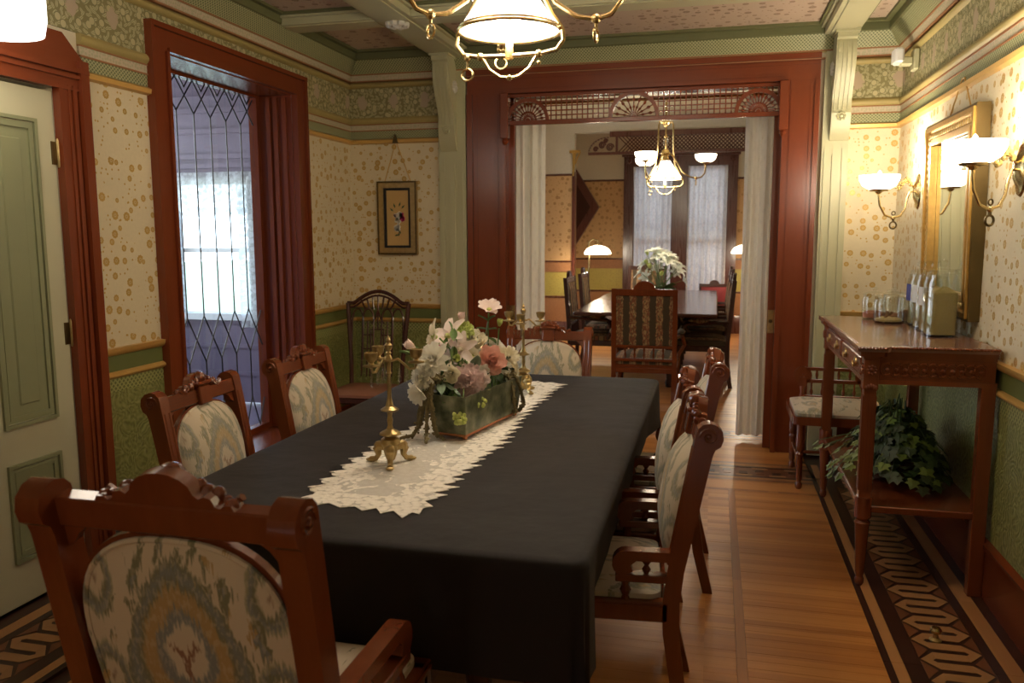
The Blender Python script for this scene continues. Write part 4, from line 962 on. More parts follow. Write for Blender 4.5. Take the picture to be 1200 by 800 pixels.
    def mball(x, y, z, r, sc_=(1, 1, 1)): cv.ball(mx @ Vector((x, y, .466 + (z - .45) * .78)), r, sc_, 8)
    mball(0, .018, .508, .024); mball(-.022, .016, .496, .014); mball(.022, .016, .496, .014)
    for s in (-1, 1):
        mball(s * .062, .016, .475, .017); mball(s * .084, .014, .478, .013); mball(s * .116, .0, .464, .013); mball(s * .05, .018, .492, .012); mball(s * .098, .015, .462, .011)
        cv.tube([mx @ Vector((s * (.05 + .075 * i / 8), .017, .476 + .010 * math.sin(i * .9))) for i in range(9)], .007, 5)
    cv.build('crest_carving', W, cr)
    af = MB(); o1, o2 = arch_outline(.012, False), arch_outline(-.006, False)
    n = len(o1)
    for i in range(n): af.prism([o1[i], o1[(i + 1) % n], o2[(i + 1) % n], o2[i]], -.005, .010, 'xz', mx)
    af.build('arch_frame', W, t, smooth=40)
    for s in (-1, 1):
        sp = MB(); sp.prism([(s * .206, .422), (s * .155, .422), (s * .176, .408), (s * .19, .388), (s * .206, .38)], -.01, .008, 'xz', mx); sp.build('corner_bracket', W, t, smooth=0)
    ol = arch_outline(0)
    MB().pad(ol, .026, .052, .014, 6, 'xz', mx @ Matrix.Translation((0, -.011, 0))).build('back_panel', fabric, t, uv='xz', smooth=60)
    pp = MB()
    for y_ in (-.011, .012): pp.tube([mx @ Vector((a, y_, b)) for a, b in ol], .0055, 6, True)
    pp.build('piping', fabric, [c_ for c_ in t.children if c_.name.startswith('back_panel')][0], uv='xz')
    MB().rbox((-.206, -.015, -.005), (.206, .015, .032), .003, mx).build('back_rail', W, t)
    sf = MB(); sf.rbox((-.25, .165, .40), (.25, .215, .455), .004); sf.rbox((-.245, -.245, .40), (.245, -.20, .455), .004)
    for s in (-1, 1): xa, xb = sorted((s * .205, s * .25)); sf.rbox((xa, -.22, .395), (xb, .19, .455), .004); sf.box(tuple(sorted((s * .248, s * .256)))[:1] + (-.2, .44), tuple(sorted((s * .248, s * .256)))[1:] + (.2, .448))
    sf.build('seat_frame', W, t, smooth=30)
    MB().pad(subdiv(rrect(.225, -.20, .205, .04), .04), .022, .04, 0, 5, 'xy', Matrix.Translation((0, 0, .448))).build('seat_cushion', fabric, t, uv='xy', smooth=60)
    return t
C1 = dining_chair('large carved mahogany armchair seen from behind at the near end of the table', (-.918, 1.54, 0), 0, 1.095, .10, 'ikat')
C2 = dining_chair('carved armchair with floral panel at the head of the table before the opening', (-.925, 4.33, 0), PI)
for lb, x, y, rz in (('carved armchair in front of the leaded window, nearest the green door', -1.525, 2.60, -PI / 2 + .02), ('carved armchair at the window side of the table, nearest the corner chair', -1.525, 3.37, -PI / 2),
                     ('carved armchair on the sideboard side of the table, nearest the camera', -.345, 2.53, PI / 2 + .09), ('middle carved armchair on the sideboard side of the table', -.395, 3.09, PI / 2 + .06), ('carved armchair on the sideboard side of the table, nearest the opening', -.30, 3.66, PI / 2 + .04)):
    copy_thing(C2, lb, (x, y, 0), rz)

# ------------------------------------------------------------------ table, cloth, runner
TX0, TX1, TY0, TY1 = -1.565, -.272, 1.80, 4.345
TB = thing('dining_table', 'long dining table hidden under the black cloth', 'table', ((TX0 + TX1) / 2, (TY0 + TY1) / 2, 0))
hx, hy = (TX1 - TX0) / 2, (TY1 - TY0) / 2
MB().rbox((-hx + .01, -hy + .01, .715), (hx - .01, hy - .01, .752), .01).build('tabletop', 'dark_wood', TB)
mb = MB(); mb.box((-hx + .32, -hy + .3, .64), (hx - .32, hy - .3, .715)); mb.build('apron', 'dark_wood', TB, smooth=0)
for sx in (-1, 1):
    for sy in (-1, 1): MB().lathe([(.03, 0), (.04, .03), (.03, .06), (.036, .2), (.05, .42), (.036, .5), (.055, .54), (.055, .66)], (sx * (hx - .36), sy * (hy - .34), 0), n=12).build('leg', 'dark_wood', TB)
def cloth():
    mb = MB(); z1 = .762; rj_ = random.Random(5)
    def loop(g, z, amp, rad, kk):
        o = []
        x0, x1, y0, y1 = TX0 - g, TX1 + g, TY0 - g, TY1 + g
        base = []
        for cx_, cy_, a0, in ((x1 - rad, y1 - rad, 0), (x0 + rad, y1 - rad, PI / 2), (x0 + rad, y0 + rad, PI), (x1 - rad, y0 + rad, 3 * PI / 2)):
            base += [(cx_ + rad * math.cos(a0 + PI / 2 * i / 12), cy_ + rad * math.sin(a0 + PI / 2 * i / 12), i / 12) for i in range(13)]
        for i, p in enumerate(base):
            q = base[(i + 1) % len(base)]; k_ = 44 if (i % 13 == 12 and i // 13 in (0, 2)) is False and i % 13 == 12 else (24 if i % 13 == 12 else 1)
            for j in range(k_):
                f_ = j / k_; x, y = p[0] + (q[0] - p[0]) * f_, p[1] + (q[1] - p[1]) * f_; c_ = p[2] if k_ == 1 else 0
                nx_, ny_ = x - max(x0 + rad, min(x1 - rad, x)), y - max(y0 + rad, min(y1 - rad, y)); L_ = math.hypot(nx_, ny_) or 1
                side_ = (x > x1 - .03 or x < x0 + .03) and y0 + .12 < y < y1 - .12
                cw = math.sin(PI * c_) ** 2; wv = amp * (.35 * math.sin(x * 19 + y * 13) + .2 * math.sin(x * 7 - y * 31)) * (.3 if side_ else 1) + cw * amp * 2.0 * math.cos((c_ - .5) * 14)
                if kk and y > TY0 + .10:      # shorter over the seats and pushed in by the chair arms
                    s_ = min(1, (y - TY0 - .10) / .25); z_ = z + .055 * kk * s_; q_ = .045 * s_ * kk ** .5 * min(1, max(0, (TY1 - .1 - y) / .2))
                    x_ = x - (q_ if x > x1 - .06 else 0) + (q_ * .6 if x < x0 + .06 else 0); cw = cw * .3
                else: z_, x_ = z, x
                o.append(mb.v((x_ + nx_ / L_ * wv, y + ny_ / L_ * wv, z_ + (-.05 * cw * kk))))
        return o
    Ls = []
    for g_, z in ((-.55, z1), (-.3, z1), (-.12, z1), (-.03, z1), (-.008, z1 - .002), (.0, z1 - .008), (.004, z1 - .02)): Ls.append((g_, z, 0, .05 if g_ > -.1 else .03, 0))
    for i in range(1, 9): v = i / 8; Ls.append((.005 + .004 * v, z1 - .02 - .285 * v, .012 * v ** 1.3, .05, v))
    rings = [loop(*L_) for L_ in Ls]
    for A, B in zip(rings, rings[1:]):
        n = len(A)
        for i in range(n): mb.f([A[i], A[(i + 1) % n], B[(i + 1) % n], B[i]])
    mb.f(rings[0])
    return mb.build('tablecloth', 'black_cloth', smooth=70)
TC = tag(cloth(), 'plain black tablecloth draped over the long dining table', 'tablecloth')
# lace runner: leaf-lobed edge with pointed tips
def runner():
    rr = random.Random(11); L_, Rt = [], []
    n = 24
    for i in range(n):
        y = 2.14 + (4.06 - 2.14) * i / n; st = (4.06 - 2.14) / n
        xr, xl = -.775 + .012 * math.sin(y * 5), -1.135 + .012 * math.sin(y * 4 + 1)
        a = rr.uniform(.026, .046)
        Rt += [(xr - .004, y), (xr + a * .55, y + st * .3), (xr + a * .75, y + st * .42), (xr + a * .5, y + st * .5), (xr + a * 1.25, y + st * .85), (xr + a * .3, y + st * .9)]
        a = rr.uniform(.026, .046)
        L_ += [(xl + .004, y), (xl - a * .55, y + st * .15), (xl - a * .8, y + st * .35), (xl - a * .5, y + st * .45), (xl - a * 1.2, y + st * .55), (xl - a * .3, y + st * .9)]
    far = [(-.80, 4.09), (-.84, 4.07), (-.88, 4.11), (-.92, 4.075), (-.96, 4.11), (-1.0, 4.075), (-1.05, 4.10), (-1.09, 4.06)]
    near = [(-1.13, 2.12), (-1.15, 2.085), (-1.11, 2.08), (-1.075, 2.035), (-1.05, 2.06), (-1.0, 2.03), (-.965, 2.05), (-.93, 2.02), (-.90, 2.05), (-.87, 2.01), (-.845, 2.04), (-.80, 1.99), (-.79, 2.04), (-.765, 2.03), (-.772, 2.08), (-.75, 2.10)]
    pts = Rt + far + L_[::-1] + near
    o = pierced('lace_runner', [(p[0], -p[1]) for p in pts], [], .002, 'runner_lace', None, Matrix.Translation((0, 0, .7645)) @ Matrix.Rotation(PI / 2, 4, 'X'))
    m_ = o.data; uvl = m_.uv_layers.get('UVMap') or m_.uv_layers.new(name='UVMap')
    for l in m_.loops: uvl.data[l.index].uv = m_.vertices[l.vertex_index].co[:2]
    return o
RN = tag(runner(), 'ivory lace runner with leaf-shaped edges along the middle of the black cloth', 'table runner')

# ------------------------------------------------------------------ dark fretwork side chair in the corner, facing +Y
CC = thing('fretwork_chair', 'dark bamboo-style side chair with brown leather seat in the far left corner', 'chair', (-2.36, 5.26, 0), PI + .06)
BWD = 'bamboo_wood'
def bpt(x, z): return (x, -.20 - (z - .45) * .14, z)      # a point on the leaning back
for s in (-1, 1):
    MB().tube([(s * .19, -.24, 0), (s * .19, -.20, .42), bpt(s * .195, .6), bpt(s * .225, .95), bpt(s * .232, 1.03)], .017, 8).build('back_post', BWD, CC)
    MB().tube([(s * .215, .20, 0), (s * .215, .20, .43)], [.014, .02], 8).build('front_leg', BWD, CC)
tr = MB()
for dz, r in ((0, .014), (-.03, .008)): tr.tube([bpt(-.235 + .47 * i / 20, 1.03 + dz + .085 * max(0, math.sin(PI * (i / 20 - .12) / .76)) ** .9 if 2 < i < 18 else 1.03 + dz) for i in range(21)], r, 7)
for k_ in range(7): u = -.13 + .26 * k_ / 6; tr.tube([bpt(u * .75, .985), bpt(u, 1.09 - abs(u) * .3)], .007, 5)
tr.build('top_rail', BWD, CC)
fr = MB()
for x0, x1, zt_ in ((-.195, -.11, .99), (-.115, -.03, .99), (.03, .115, .99), (.11, .195, .99)):
    xm = (x0 + x1) / 2
    fr.tube([bpt(x0, .62)] + [bpt(xm - (xm - x0) * math.cos(PI * i / 10), .90 + (zt_ - .90) * math.sin(PI * i / 10)) for i in range(11)] + [bpt(x1, .62)], .007, 5)
fr.tube([bpt(0, .985), bpt(-.02, .92), bpt(-.05, .88)], .006, 5); fr.tube([bpt(0, .985), bpt(.02, .92), bpt(.05, .88)], .006, 5); fr.tube([bpt(0, .98), bpt(0, .84)], .006, 5)
for z in (.80, .70): fr.tube([bpt(-.115, z), bpt(-.03, z)], .006, 5); fr.tube([bpt(.03, z), bpt(.115, z)], .006, 5)
for z in (.84, .66): fr.tube([bpt(-.05, z), bpt(.05, z)], .006, 5)
for x in (-.05, .05, -.115, .115, -.075, .075): fr.tube([bpt(x, .50), bpt(x, .84 if abs(x) < .06 else .9)], .006, 5)
fr.build('back_fretwork', BWD, CC)
MB().rbox((-.235, -.205, .375), (.235, .215, .43), .012).build('seat_frame', BWD, CC)
MB().pad(subdiv(rrect(.215, -.20, .225, .05, 5, .245), .05), .02, .03, 0, 5, 'xy', Matrix.Translation((0, 0, .425))).build('seat', 'leather', CC, uv='xy', smooth=60)
mb = MB()
for s in (-1, 1): mb.tube([(s * .2, -.22, .16), (s * .215, .2, .16)], .01, 6)
mb.build('stretcher', BWD, CC)

# ------------------------------------------------------------------ low-backed chair by the right pilaster, facing -Y
SCH = thing('low_back_chair', 'low-backed wooden chair with trefoil-pierced ends and floral seat beside the right pilaster', 'chair', (.76, 5.28, 0), PI)
W = 'chair_wood'
for sx in (-1, 1):
    for sy in (-1, 1):
        MB().lathe([(.013, 0), (.02, .01), (.021, .03), (.013, .045), (.018, .06), (.018, .2), (.024, .215), (.016, .23), (.024, .245), (.022, .27), (.02, .40)], (sx * .235, sy * .235, 0), n=10).build('leg', W, SCH)
    MB().tube([(sx * .235, -.235, .17), (sx * .235, .235, .17)], .011, 6).build('stretcher', W, SCH)
MB().tube([(-.235, 0, .17), (.235, 0, .17)], .011, 6).build('stretcher', W, SCH)
MB().prism(rrect(.285, -.285, .285, .05), .40, .45, 'xy').build('seat_frame', W, SCH, smooth=30)
MB().pad(subdiv(rrect(.265, -.265, .265, .05), .05), .02, .03, 0, 5, 'xy', Matrix.Translation((0, 0, .445))).build('seat_cushion', 'ikat_pale', SCH, uv='xy', smooth=60)
for z0, z1 in ((.462, .485), (.565, .59), (.645, .668)): MB().rbox((-.17, -.268, z0), (.17, -.245, z1), .003).build('back_rail', W, SCH)
for x in (-.13, -.065, 0, .065, .13): MB().lathe([(.006, 0), (.012, .02), (.006, .04), (.006, .08)], (x, -.256, .485), n=8).build('back_spindle', W, SCH)
for x in (-.1, -.033, .033, .1): MB().lathe([(.006, 0), (.01, .027), (.006, .055)], (x, -.256, .59), n=8).build('back_spindle', W, SCH)
def trefoil(cx_, cz_): return [circ(cx_, cz_ + .011, .0095, 10), circ(cx_ - .0115, cz_ - .007, .0095, 10), circ(cx_ + .0115, cz_ - .007, .0095, 10)]
for sx in (-1, 1):
    c_ = sx * .185; ol = [(c_ - .022, .54), (c_ - .03, .565), (c_ - .052, .59)] + [(c_ - .055 * math.cos(a), .615 + .055 * math.sin(a)) for a in [PI * i / 10 for i in range(11)]] + [(c_ + .052, .59), (c_ + .03, .565), (c_ + .022, .54)]
    pierced('trefoil_board', ol, trefoil(c_, .615), .022, W, SCH, Matrix.Translation((0, -.256, 0)))
    MB().lathe([(.014, 0), (.018, .02), (.010, .05), (.016, .075), (.016, .09)], (c_, -.256, .452), n=8).build('back_post', W, SCH)

# ------------------------------------------------------------------ sideboard stand against the right wall
SB = thing('hall_table', 'tall carved wooden side table with lower shelf against the right wall', 'table', (.865, 4.30, 0))
sx0, sx1, sy0, sy1 = -.245, .262, -.655, .655     # x: room side .. wall side
S = 'stand_wood'
def tabletop(e, z0, z1, nm, mt):
    k_ = .055
    ol = [(sx0 - e, sy0 - e), (sx0 + k_ + e, sy0 - e), (sx0 + k_ + e + .015, sy0 - e + .022), (sx1, sy0 - e + .022), (sx1, sy1 + e - .022), (sx0 + k_ + e + .015, sy1 + e - .022), (sx0 + k_ + e, sy1 + e), (sx0 - e, sy1 + e), (sx0 - e, sy1 - k_ - e), (sx0 - e + .018, sy1 - k_ - e - .012), (sx0 - e + .018, sy0 + k_ + e + .012), (sx0 - e, sy0 + k_ + e)]
    return MB().prism(ol, z0, z1, 'xy').build(nm, mt, SB, smooth=0)
tp = tabletop(.03, 1.034, 1.056, 'tabletop', 'stand_top'); tabletop(.018, 1.014, 1.034, 'top_moulding', S); tabletop(.004, 1.0, 1.014, 'top_moulding', S)
def rope(a, b):
    rp = MB(); a, b = Vector(a), Vector(b); n = int((b - a).length / .012)
    for i in range(n): rp.ball(a + (b - a) * (i + .5) / n, .0085, (1, 1, .8), 6)
    rp.build('rope_edge', S, tp)
rope((sx0 + .10, sy0 - .012, 1.052), (sx1, sy0 - .012, 1.052)); rope((sx0 - .016, sy0 + .10, 1.052), (sx0 - .016, sy1 - .10, 1.052)); rope((sx0 - .034, sy0 - .034, 1.05), (sx0 + .08, sy0 - .034, 1.05))
ap = MB(); ap.box((sx0 + .012, sy0 + .012, .895), (sx1 - .005, sy1 - .012, 1.0)); ap.box((sx0 + .004, sy0 + .002, .895), (sx1, sy1 - .002, .915)); ap = ap.build('apron', S, SB, smooth=0)
gu = MB(); n = 11
for i in range(n):
    xx = sx0 + .09 + i * (sx1 - sx0 - .15) / (n - 1)
    gu.tube([(xx + .022 * math.cos(a), sy0 + .010, .957 + .026 * math.sin(a)) for a in [2 * PI * j / 14 for j in range(14)]], .0065, 5, True); gu.ball((xx, sy0 + .009, .957), .011, (1, .9, 1), 6)
gu.build('guilloche_carving', S, ap)
for ya, yb in ((-.56, -.02), (.02, .56)):
    dr = MB().rbox((sx0 + .0, ya, .918), (sx0 + .02, yb, .995), .004).build('drawer', S, SB)
    for yc in (ya + .13, yb - .13):
        h_ = MB(); h_.lathe([(.024, 0), (.022, .004), (.006, .006)], (sx0, yc, .957), (-1, 0, 0), 12); h_.tube([(sx0 - .008, yc + .022 * math.cos(a), .957 + .022 * math.sin(a)) for a in [PI + PI * j / 10 for j in range(11)]], .0035, 6); h_.build('drawer_pull', 'old_brass', dr)
for s in (-1, 1):
    y_ = s * (.655 - .03)
    lg = MB(); lg.rbox((sx0, y_ - .03, .87), (sx0 + .06, y_ + .03, 1.0), .003); c0 = (sx0 + .03, y_)
    lg.box((c0[0] - .024, y_ - .024, .40), (c0[0] + .024, y_ + .024, .87))
    for k_ in (-.014, 0, .014): lg.box((c0[0] - .028, y_ + k_ - .004, .43), (c0[0] + .028, y_ + k_ + .004, .84)); lg.box((c0[0] + k_ - .004, y_ - .028, .43), (c0[0] + k_ + .004, y_ + .028, .84))
    lg.lathe([(.012, 0), (.019, .012), (.019, .03), (.014, .04), (.019, .06), (.030, .27), (.034, .285), (.024, .295), (.036, .31), (.036, .40)], (c0[0], y_, 0), n=12)
    lg = lg.build('front_leg', S, SB, smooth=35)
    rosette(lg, (sx0 + .03, sy0 - .0 if s < 0 else sy1, .955), .026, (0, s, 0), S, 'leg_rosette'); rosette(lg, (sx0, y_, .955), .026, (-1, 0, 0), S, 'leg_rosette')
    lv_ = MB()
    for a in range(5): lv_.ball((c0[0] - .02 + a * .01, y_ - .03, .885 - abs(a - 2) * .004), .009, (1, .6, 1.4), 6)
    lv_.build('leg_carving', S, lg)
    MB().rbox((sx1 - .055, y_ - .024, 0), (sx1, y_ + .024, .90), .003).build('rear_leg', S, SB)
MB().rbox((sx0 + .015, sy0 + .015, .332), (sx1 - .005, sy1 - .015, .362), .004).build('shelf', 'stand_wood', SB)

# ------------------------------------------------------------------ back room furniture
BT = thing('long_table', 'long dark polished table in the back room', 'table', (-.66, 9.75, 0))
MB().rbox((-.70, -1.75, .725), (.70, 1.75, .762), .012).build('tabletop', 'table_wood', BT); MB().box((-.32, -1.6, .64), (.32, 1.6, .725)).build('apron', 'dark_wood', BT, smooth=0)
for sx in (-1, 1):
    for y_ in (-1.5, 0, 1.5): MB().lathe([(.04, 0), (.05, .04), (.035, .08), (.05, .3), (.06, .5), (.04, .56), (.065, .6), (.065, .66)], (sx * .25, y_, 0), n=12).build('leg', 'dark_wood', BT)
def parlour(label, loc, rz, wood_='chair_wood', fabric='tapestry'):
    t = thing('parlour_armchair', label, 'chair', loc, rz, 'striped armchairs around the back room table'); mx = Matrix.Translation((0, -.25, .45)) @ Matrix.Rotation(R(5), 4, 'X')
    for s in (-1, 1):
        xa, xb = sorted((s * .235, s * .275)); MB().prism([(-.27, 0), (-.235, .2), (-.23, .45), (-.282, 1.07), (-.325, 1.07), (-.272, .45), (-.275, .2), (-.31, 0)], xa, xb, 'yz').build('back_post', wood_, t, smooth=0)
        MB().tube([(s * .25, .24, 0), (s * .27, .25, .15), (s * .25, .235, .30), (s * .255, .24, .42)], [.018, .02, .026, .03], 8).build('front_leg', wood_, t)
        ar = MB().tube([(s * .26, -.27, .66), (s * .29, -.05, .65), (s * .30, .14, .64), (s * .30, .19, .615)], [.018, .02, .022, .016], 8).build('arm', wood_, t)
        MB().ball((s * .295, .03, .675), .035, (1, 3, .8), 10).build('arm_pad', fabric, ar, uv='xy'); MB().tube([(s * .26, .15, .44), (s * .32, .20, .54), (s * .30, .16, .63)], [.02, .018, .018], 8).build('arm_support', wood_, ar)
    MB().rbox((-.24, -.018, .565), (.24, .018, .62), .003, mx).build('top_rail', wood_, t)
    MB().prism([(-.14, .60)] + [(-.11, .615), (-.10, .625)] + [(.09 * math.cos(a), .62 + .07 * math.sin(a)) for a in [PI - PI * i / 12 for i in range(13)]] + [(.10, .625), (.11, .615), (.14, .60)], -.016, .016, 'xz', mx).build('crest', wood_, t)
    MB().pad(subdiv(rrect(.236, .14, .566, .01), .05), .012, .02, .012, 4, 'xz', mx).build('back_panel', fabric, t, uv='xz', smooth=60)
    for z0, z1 in ((.115, .14), (-.0, .025), (-.10, -.055)): MB().rbox((-.24, -.016, z0), (.24, .016, z1), .003, mx).build('back_rail', wood_, t)
    for k_ in range(5):
        q = mx @ Vector((-.16 + .08 * k_, 0, .025)); MB().lathe([(.006, 0), (.011, .03), (.006, .05), (.011, .07), (.006, .092)], q, n=8).build('back_spindle', wood_, t)
    MB().rbox((-.27, -.25, .36), (.27, .26, .42), .005).build('seat_frame', wood_, t); MB().pad(subdiv(rrect(.265, -.235, .27, .05), .05), .05, .04, 0, 4, 'xy', Matrix.Translation((0, 0, .415))).build('seat_cushion', fabric, t, uv='xy', smooth=60)
    return t
B1 = parlour('striped tapestry armchair with wooden dome crest, back to the opening', (-.565, 7.20, 0), 0)
B2 = parlour('dark armchair with striped back on the left of the long table, nearest the opening', (-1.22, 8.75, 0), -PI / 2, 'dark_wood')
for lb, x, y, rz in (('dark striped armchair on the left of the long table, second from the opening', -1.22, 9.7, -PI / 2), ('dark striped armchair on the right of the long table, nearest the opening', -.11, 8.55, PI / 2), ('dark striped armchair on the right of the long table, second from the opening', -.11, 9.45, PI / 2), ('dark striped armchair on the right of the long table, third from the opening', -.11, 10.35, PI / 2), ('dark armchair at the far end of the long table behind the flowers', -.95, 11.75, PI)):
    copy_thing(B2, lb, (x, y, 0), rz)
RC = parlour('dark chair with red upholstered back at the far right corner of the long table', (.0, 11.75, 0), PI, 'dark_wood', 'red_velvet'); RC.scale = (.77,) * 3
del RC['group']

# ------------------------------------------------------------------ curtains in the opening
drape('lace_curtain', -1.545, -1.275, 6.235, .03, 2.50, 'curtain_lace', 'tall cream lace curtain at the left side of the opening', 'curtain', .03, 4, 8, .05)
drape('lace_curtain', .185, .385, 6.235, .03, 2.50, 'curtain_lace', 'tall cream lace curtain at the right side of the opening', 'curtain', .03, 3, 9, .04)
CRD = tag(MB().cyl((-1.58, 6.235, 2.505), (.44, 6.235, 2.505), .011).build('curtain_rod', 'brass'), 'thin brass rod carrying the lace curtains behind the fretwork', 'curtain rod')

# ------------------------------------------------------------------ gas-style chandeliers
def bowl_mesh(r, h): 
    pr = [(.022, 0), (r * .55, h * .08), (r * .83, h * .32), (r * .97, h * .68), (r, h), (r * .95, h), (r * .92, h * .66), (r * .78, h * .34), (r * .5, h * .12), (.0, h * .06)]
    return pr
def chandelier(label, loc, top, rz, scale, group, power, glow='bowl_glow'):
    t = thing('chandelier', label, 'chandelier', loc, rz, group, scale); Bm = 'brass'
    h = top / scale
    MB().lathe([(.0, h), (.075, h), (.07, h - .02), (.03, h - .05), (.012, h - .06), (.010, .64), (.03, .63), (.045, .60), (.03, .575), (.012, .56), (.009, .47), (.02, .455), (.009, .44), (.009, .33), (.035, .315), (.05, .28), (.035, .25), (.0, .235)], n=14).build('stem', Bm, t)
    MB().ball((0, 0, .40), .034, (1, 1, 1.25), 10).build('crystal_ball', 'crystal', t)
    hp = MB()
    for s in (-1, 1): hp.tube([(s * .03, 0, .60), (s * .065, 0, .615), (s * .078, 0, .58), (s * .085, 0, .30), (s * .105, 0, .16), (s * .16, 0, .05), (s * .196, 0, .0), (s * .20, 0, -.04), (s * .175, 0, -.072), (s * .12, 0, -.083), (0, 0, -.086)], .0085, 8)
    hp.tube([(.186 * math.cos(a), .186 * math.sin(a), .0) for a in [2 * PI * i / 36 for i in range(36)]], .006, 6, True); hp.tube([(.180 * math.cos(a), .180 * math.sin(a), .012) for a in [2 * PI * i / 36 for i in range(36)]], .004, 6, True)
    for x in (-.16, -.11, .11): hp.ball((x, 0, -.084), .014, (1, 1, 1.1), 8)
    hp.build('harp_frame', Bm, t)
    MB().lathe([(.184, .004), (.12, .095), (.062, .18), (.05, .20), (.046, .20), (.058, .178), (.115, .092), (.179, .002)], n=32, caps=False).build('cone_shade', 'cone_glow', t)
    MB().lathe([(.052, .195), (.056, .205), (.04, .215), (.03, .25), (.05, .26)], n=14).build('shade_holder', Bm, t)
    MB().lathe([(.014, -.055), (.0145, .055), (.010, .06), (.0, .06)], n=12).build('candle_tube', 'wax', t); MB().lathe([(.010, -.10), (.016, -.095), (.016, -.07), (.013, -.052)], n=10).build('candle_socket', 'old_brass', t)
    lp = MB().tube([(-.10, 0, -.088), (-.075, .0, -.13), (-.035, 0, -.158), (0, 0, -.163), (.035, 0, -.158), (.075, 0, -.13), (.10, 0, -.09)], .0055, 6); lp.ball((0, 0, -.163), .011); lp.ball((.11, 0, -.115), .008); lp.build('lower_loop', Bm, t)
    rg = MB(); rg.tube([(-.16 + .021 * math.cos(a), 0, -.145 + .021 * math.sin(a)) for a in [2 * PI * i / 16 for i in range(16)]], .0045, 6, True); rg.cyl((-.16, 0, -.124), (-.16, 0, -.09), .005); rg.build('pull_ring', Bm, t)
    for k_ in range(3):
        a = R(350) + k_ * 2 * PI / 3; d = Vector((math.cos(a), math.sin(a), 0))
        def q(r, z): return tuple(d * r + Vector((0, 0, z)))
        arm = MB().tube([q(.03, .29), q(.08, .25), q(.13, .17), q(.18, .08), q(.26, .025), q(.33, .008), q(.385, .02), q(.42, .06), q(.428, .12), q(.428, .165)], .0085, 8)
        arm.ball(q(.33, .01), .018); arm.lathe([(.01, .0), (.02, .012), (.045, .018), (.05, .028), (.02, .03)], q(.428, .150), n=14)
        arm = arm.build('arm', Bm, t)
        sd = d.cross(Vector((0, 0, 1)))
        c_ = Vector(q(.33, -.045)); rr = MB().tube([c_ + (sd * math.cos(b) + Vector((0, 0, 1)) * math.sin(b)) * .023 for b in [2 * PI * i / 16 for i in range(16)]], .005, 6, True); rr.cyl(q(.33, -.022), q(.33, .0), .006); rr.build('arm_ring', Bm, arm)
        MB().lathe(bowl_mesh(.115, .085), q(.428, .175), n=28, caps=False).build('bowl_shade', glow, t)
        MB().lathe([(.008, 0), (.014, .02), (.013, .05), (.0, .065)], q(.428, .20), n=8).build('bulb', 'bulb_glow', t)
        lamp('lamp_light', q(.428, .31), power * .13, parent=t, r=.07)
    lamp('lamp_light', (0, 0, -.015), power * .75, parent=t, r=.05)
    return t
CH1 = chandelier('brass chandelier with opal cone shade over the black-clothed dining table', (-.75, 3.0, 2.253), ZC - 2.253 + .002, 0, 1.0, 'brass chandeliers', P_CHAND)
CH2 = chandelier('brass chandelier with glowing glass bowls over the back room table', (-.555, 9.2, 2.115), BZC - 2.115, R(15), 1.0, 'brass chandeliers', P_BACK, 'back_glow')

# ------------------------------------------------------------------ wall sconces
def sconce(label, plate, bowl):
    t = thing('wall_sconce', label, 'sconce', plate, 0, 'brass sconces on the right wall'); d = Vector(bowl) - Vector(plate); dx = Vector((d.x, d.y, 0)); L_ = dx.length; u = dx / L_
    def q(r, z): return tuple(u * r + Vector((0, 0, z)))
    pl = MB(); pl.lathe([(.0, .03), (.022, .028), (.04, .014), (.056, .008), (.06, 0)], (0, 0, 0), (-1, 0, 0), 20)
    for v_ in pl.bm.verts: v_.co.z *= 1.75
    pl.build('wall_plate', 'brass', t)
    ar = MB().tube([q(.015, .0), q(.05, .0), q(.065, -.04), q(.075, -.10), q(.10, -.14), q(L_ * .62, -.152), q(L_ * .82, -.135), q(L_ - .01, -.08), q(L_, -.02), q(L_, .03)], .0065, 8)
    ar.ball(q(L_ * .6, -.152), .013); ar.lathe([(.01, 0), (.022, .012), (.05, .016), (.055, .026), (.02, .03)], q(L_, d.z - .022), n=14); ar = ar.build('arm', 'brass', t)
    sd = u.cross(Vector((0, 0, 1))); c_ = Vector(q(L_ * .6, -.195))
    rg = MB().tube([c_ + (u * math.cos(b) + Vector((0, 0, 1)) * math.sin(b)) * .02 for b in [2 * PI * i / 16 for i in range(16)]], .005, 6, True); rg.cyl(q(L_ * .6, -.175), q(L_ * .6, -.155), .007); rg.build('arm_ring', 'dark_brass', ar)
    k2 = Vector(q(L_ * .6, -.125)); kg = MB().tube([k2 + (u * math.cos(b) + Vector((0, 0, 1)) * math.sin(b)) * .011 for b in [2 * PI * i / 12 for i in range(12)]], .0035, 6, True); kg.build('gas_key', 'dark_brass', ar)
    lf = MB()
    for i in range(9):
        a = i * .8; lf.ball(q(.05 + .012 * i, .045 + .028 * math.sin(a)), .015 - .0006 * i, (1, .5, 1.1), 6)
    lf.tube([q(.02, .01), q(.05, .05), q(.10, .055), q(.14, .03)], .005, 6); lf.build('leaf_scroll', 'brass', ar)
    r = .112
    MB().lathe(bowl_mesh(r, .085), tuple(d), n=32, caps=False).build('bowl_shade', 'bowl_glow', t)
    MB().lathe([(.01, 0), (.017, .03), (.015, .065), (.006, .085), (0, .09)], tuple(d + Vector((0, 0, .022))), n=10).build('bulb', 'bulb_glow', t)
    lamp('lamp_light', tuple(d + Vector((0, 0, .155))), P_SCONCE, parent=t, r=.07)
    return t
S1 = sconce('brass wall sconce with glowing bowl between the mirror and the corner', (XR - .004, 5.31, 1.765), (.922, 5.25, 1.775))
S2 = sconce('brass wall sconce with glowing bowl nearest the camera, before the mirror', (XR - .004, 3.62, 1.765), (.945, 3.505, 1.782))
LS = thing('wall_lamp', 'white glass lamp shade on a wall arm above the green door', 'lamp', (-2.49, 2.47, 2.235))
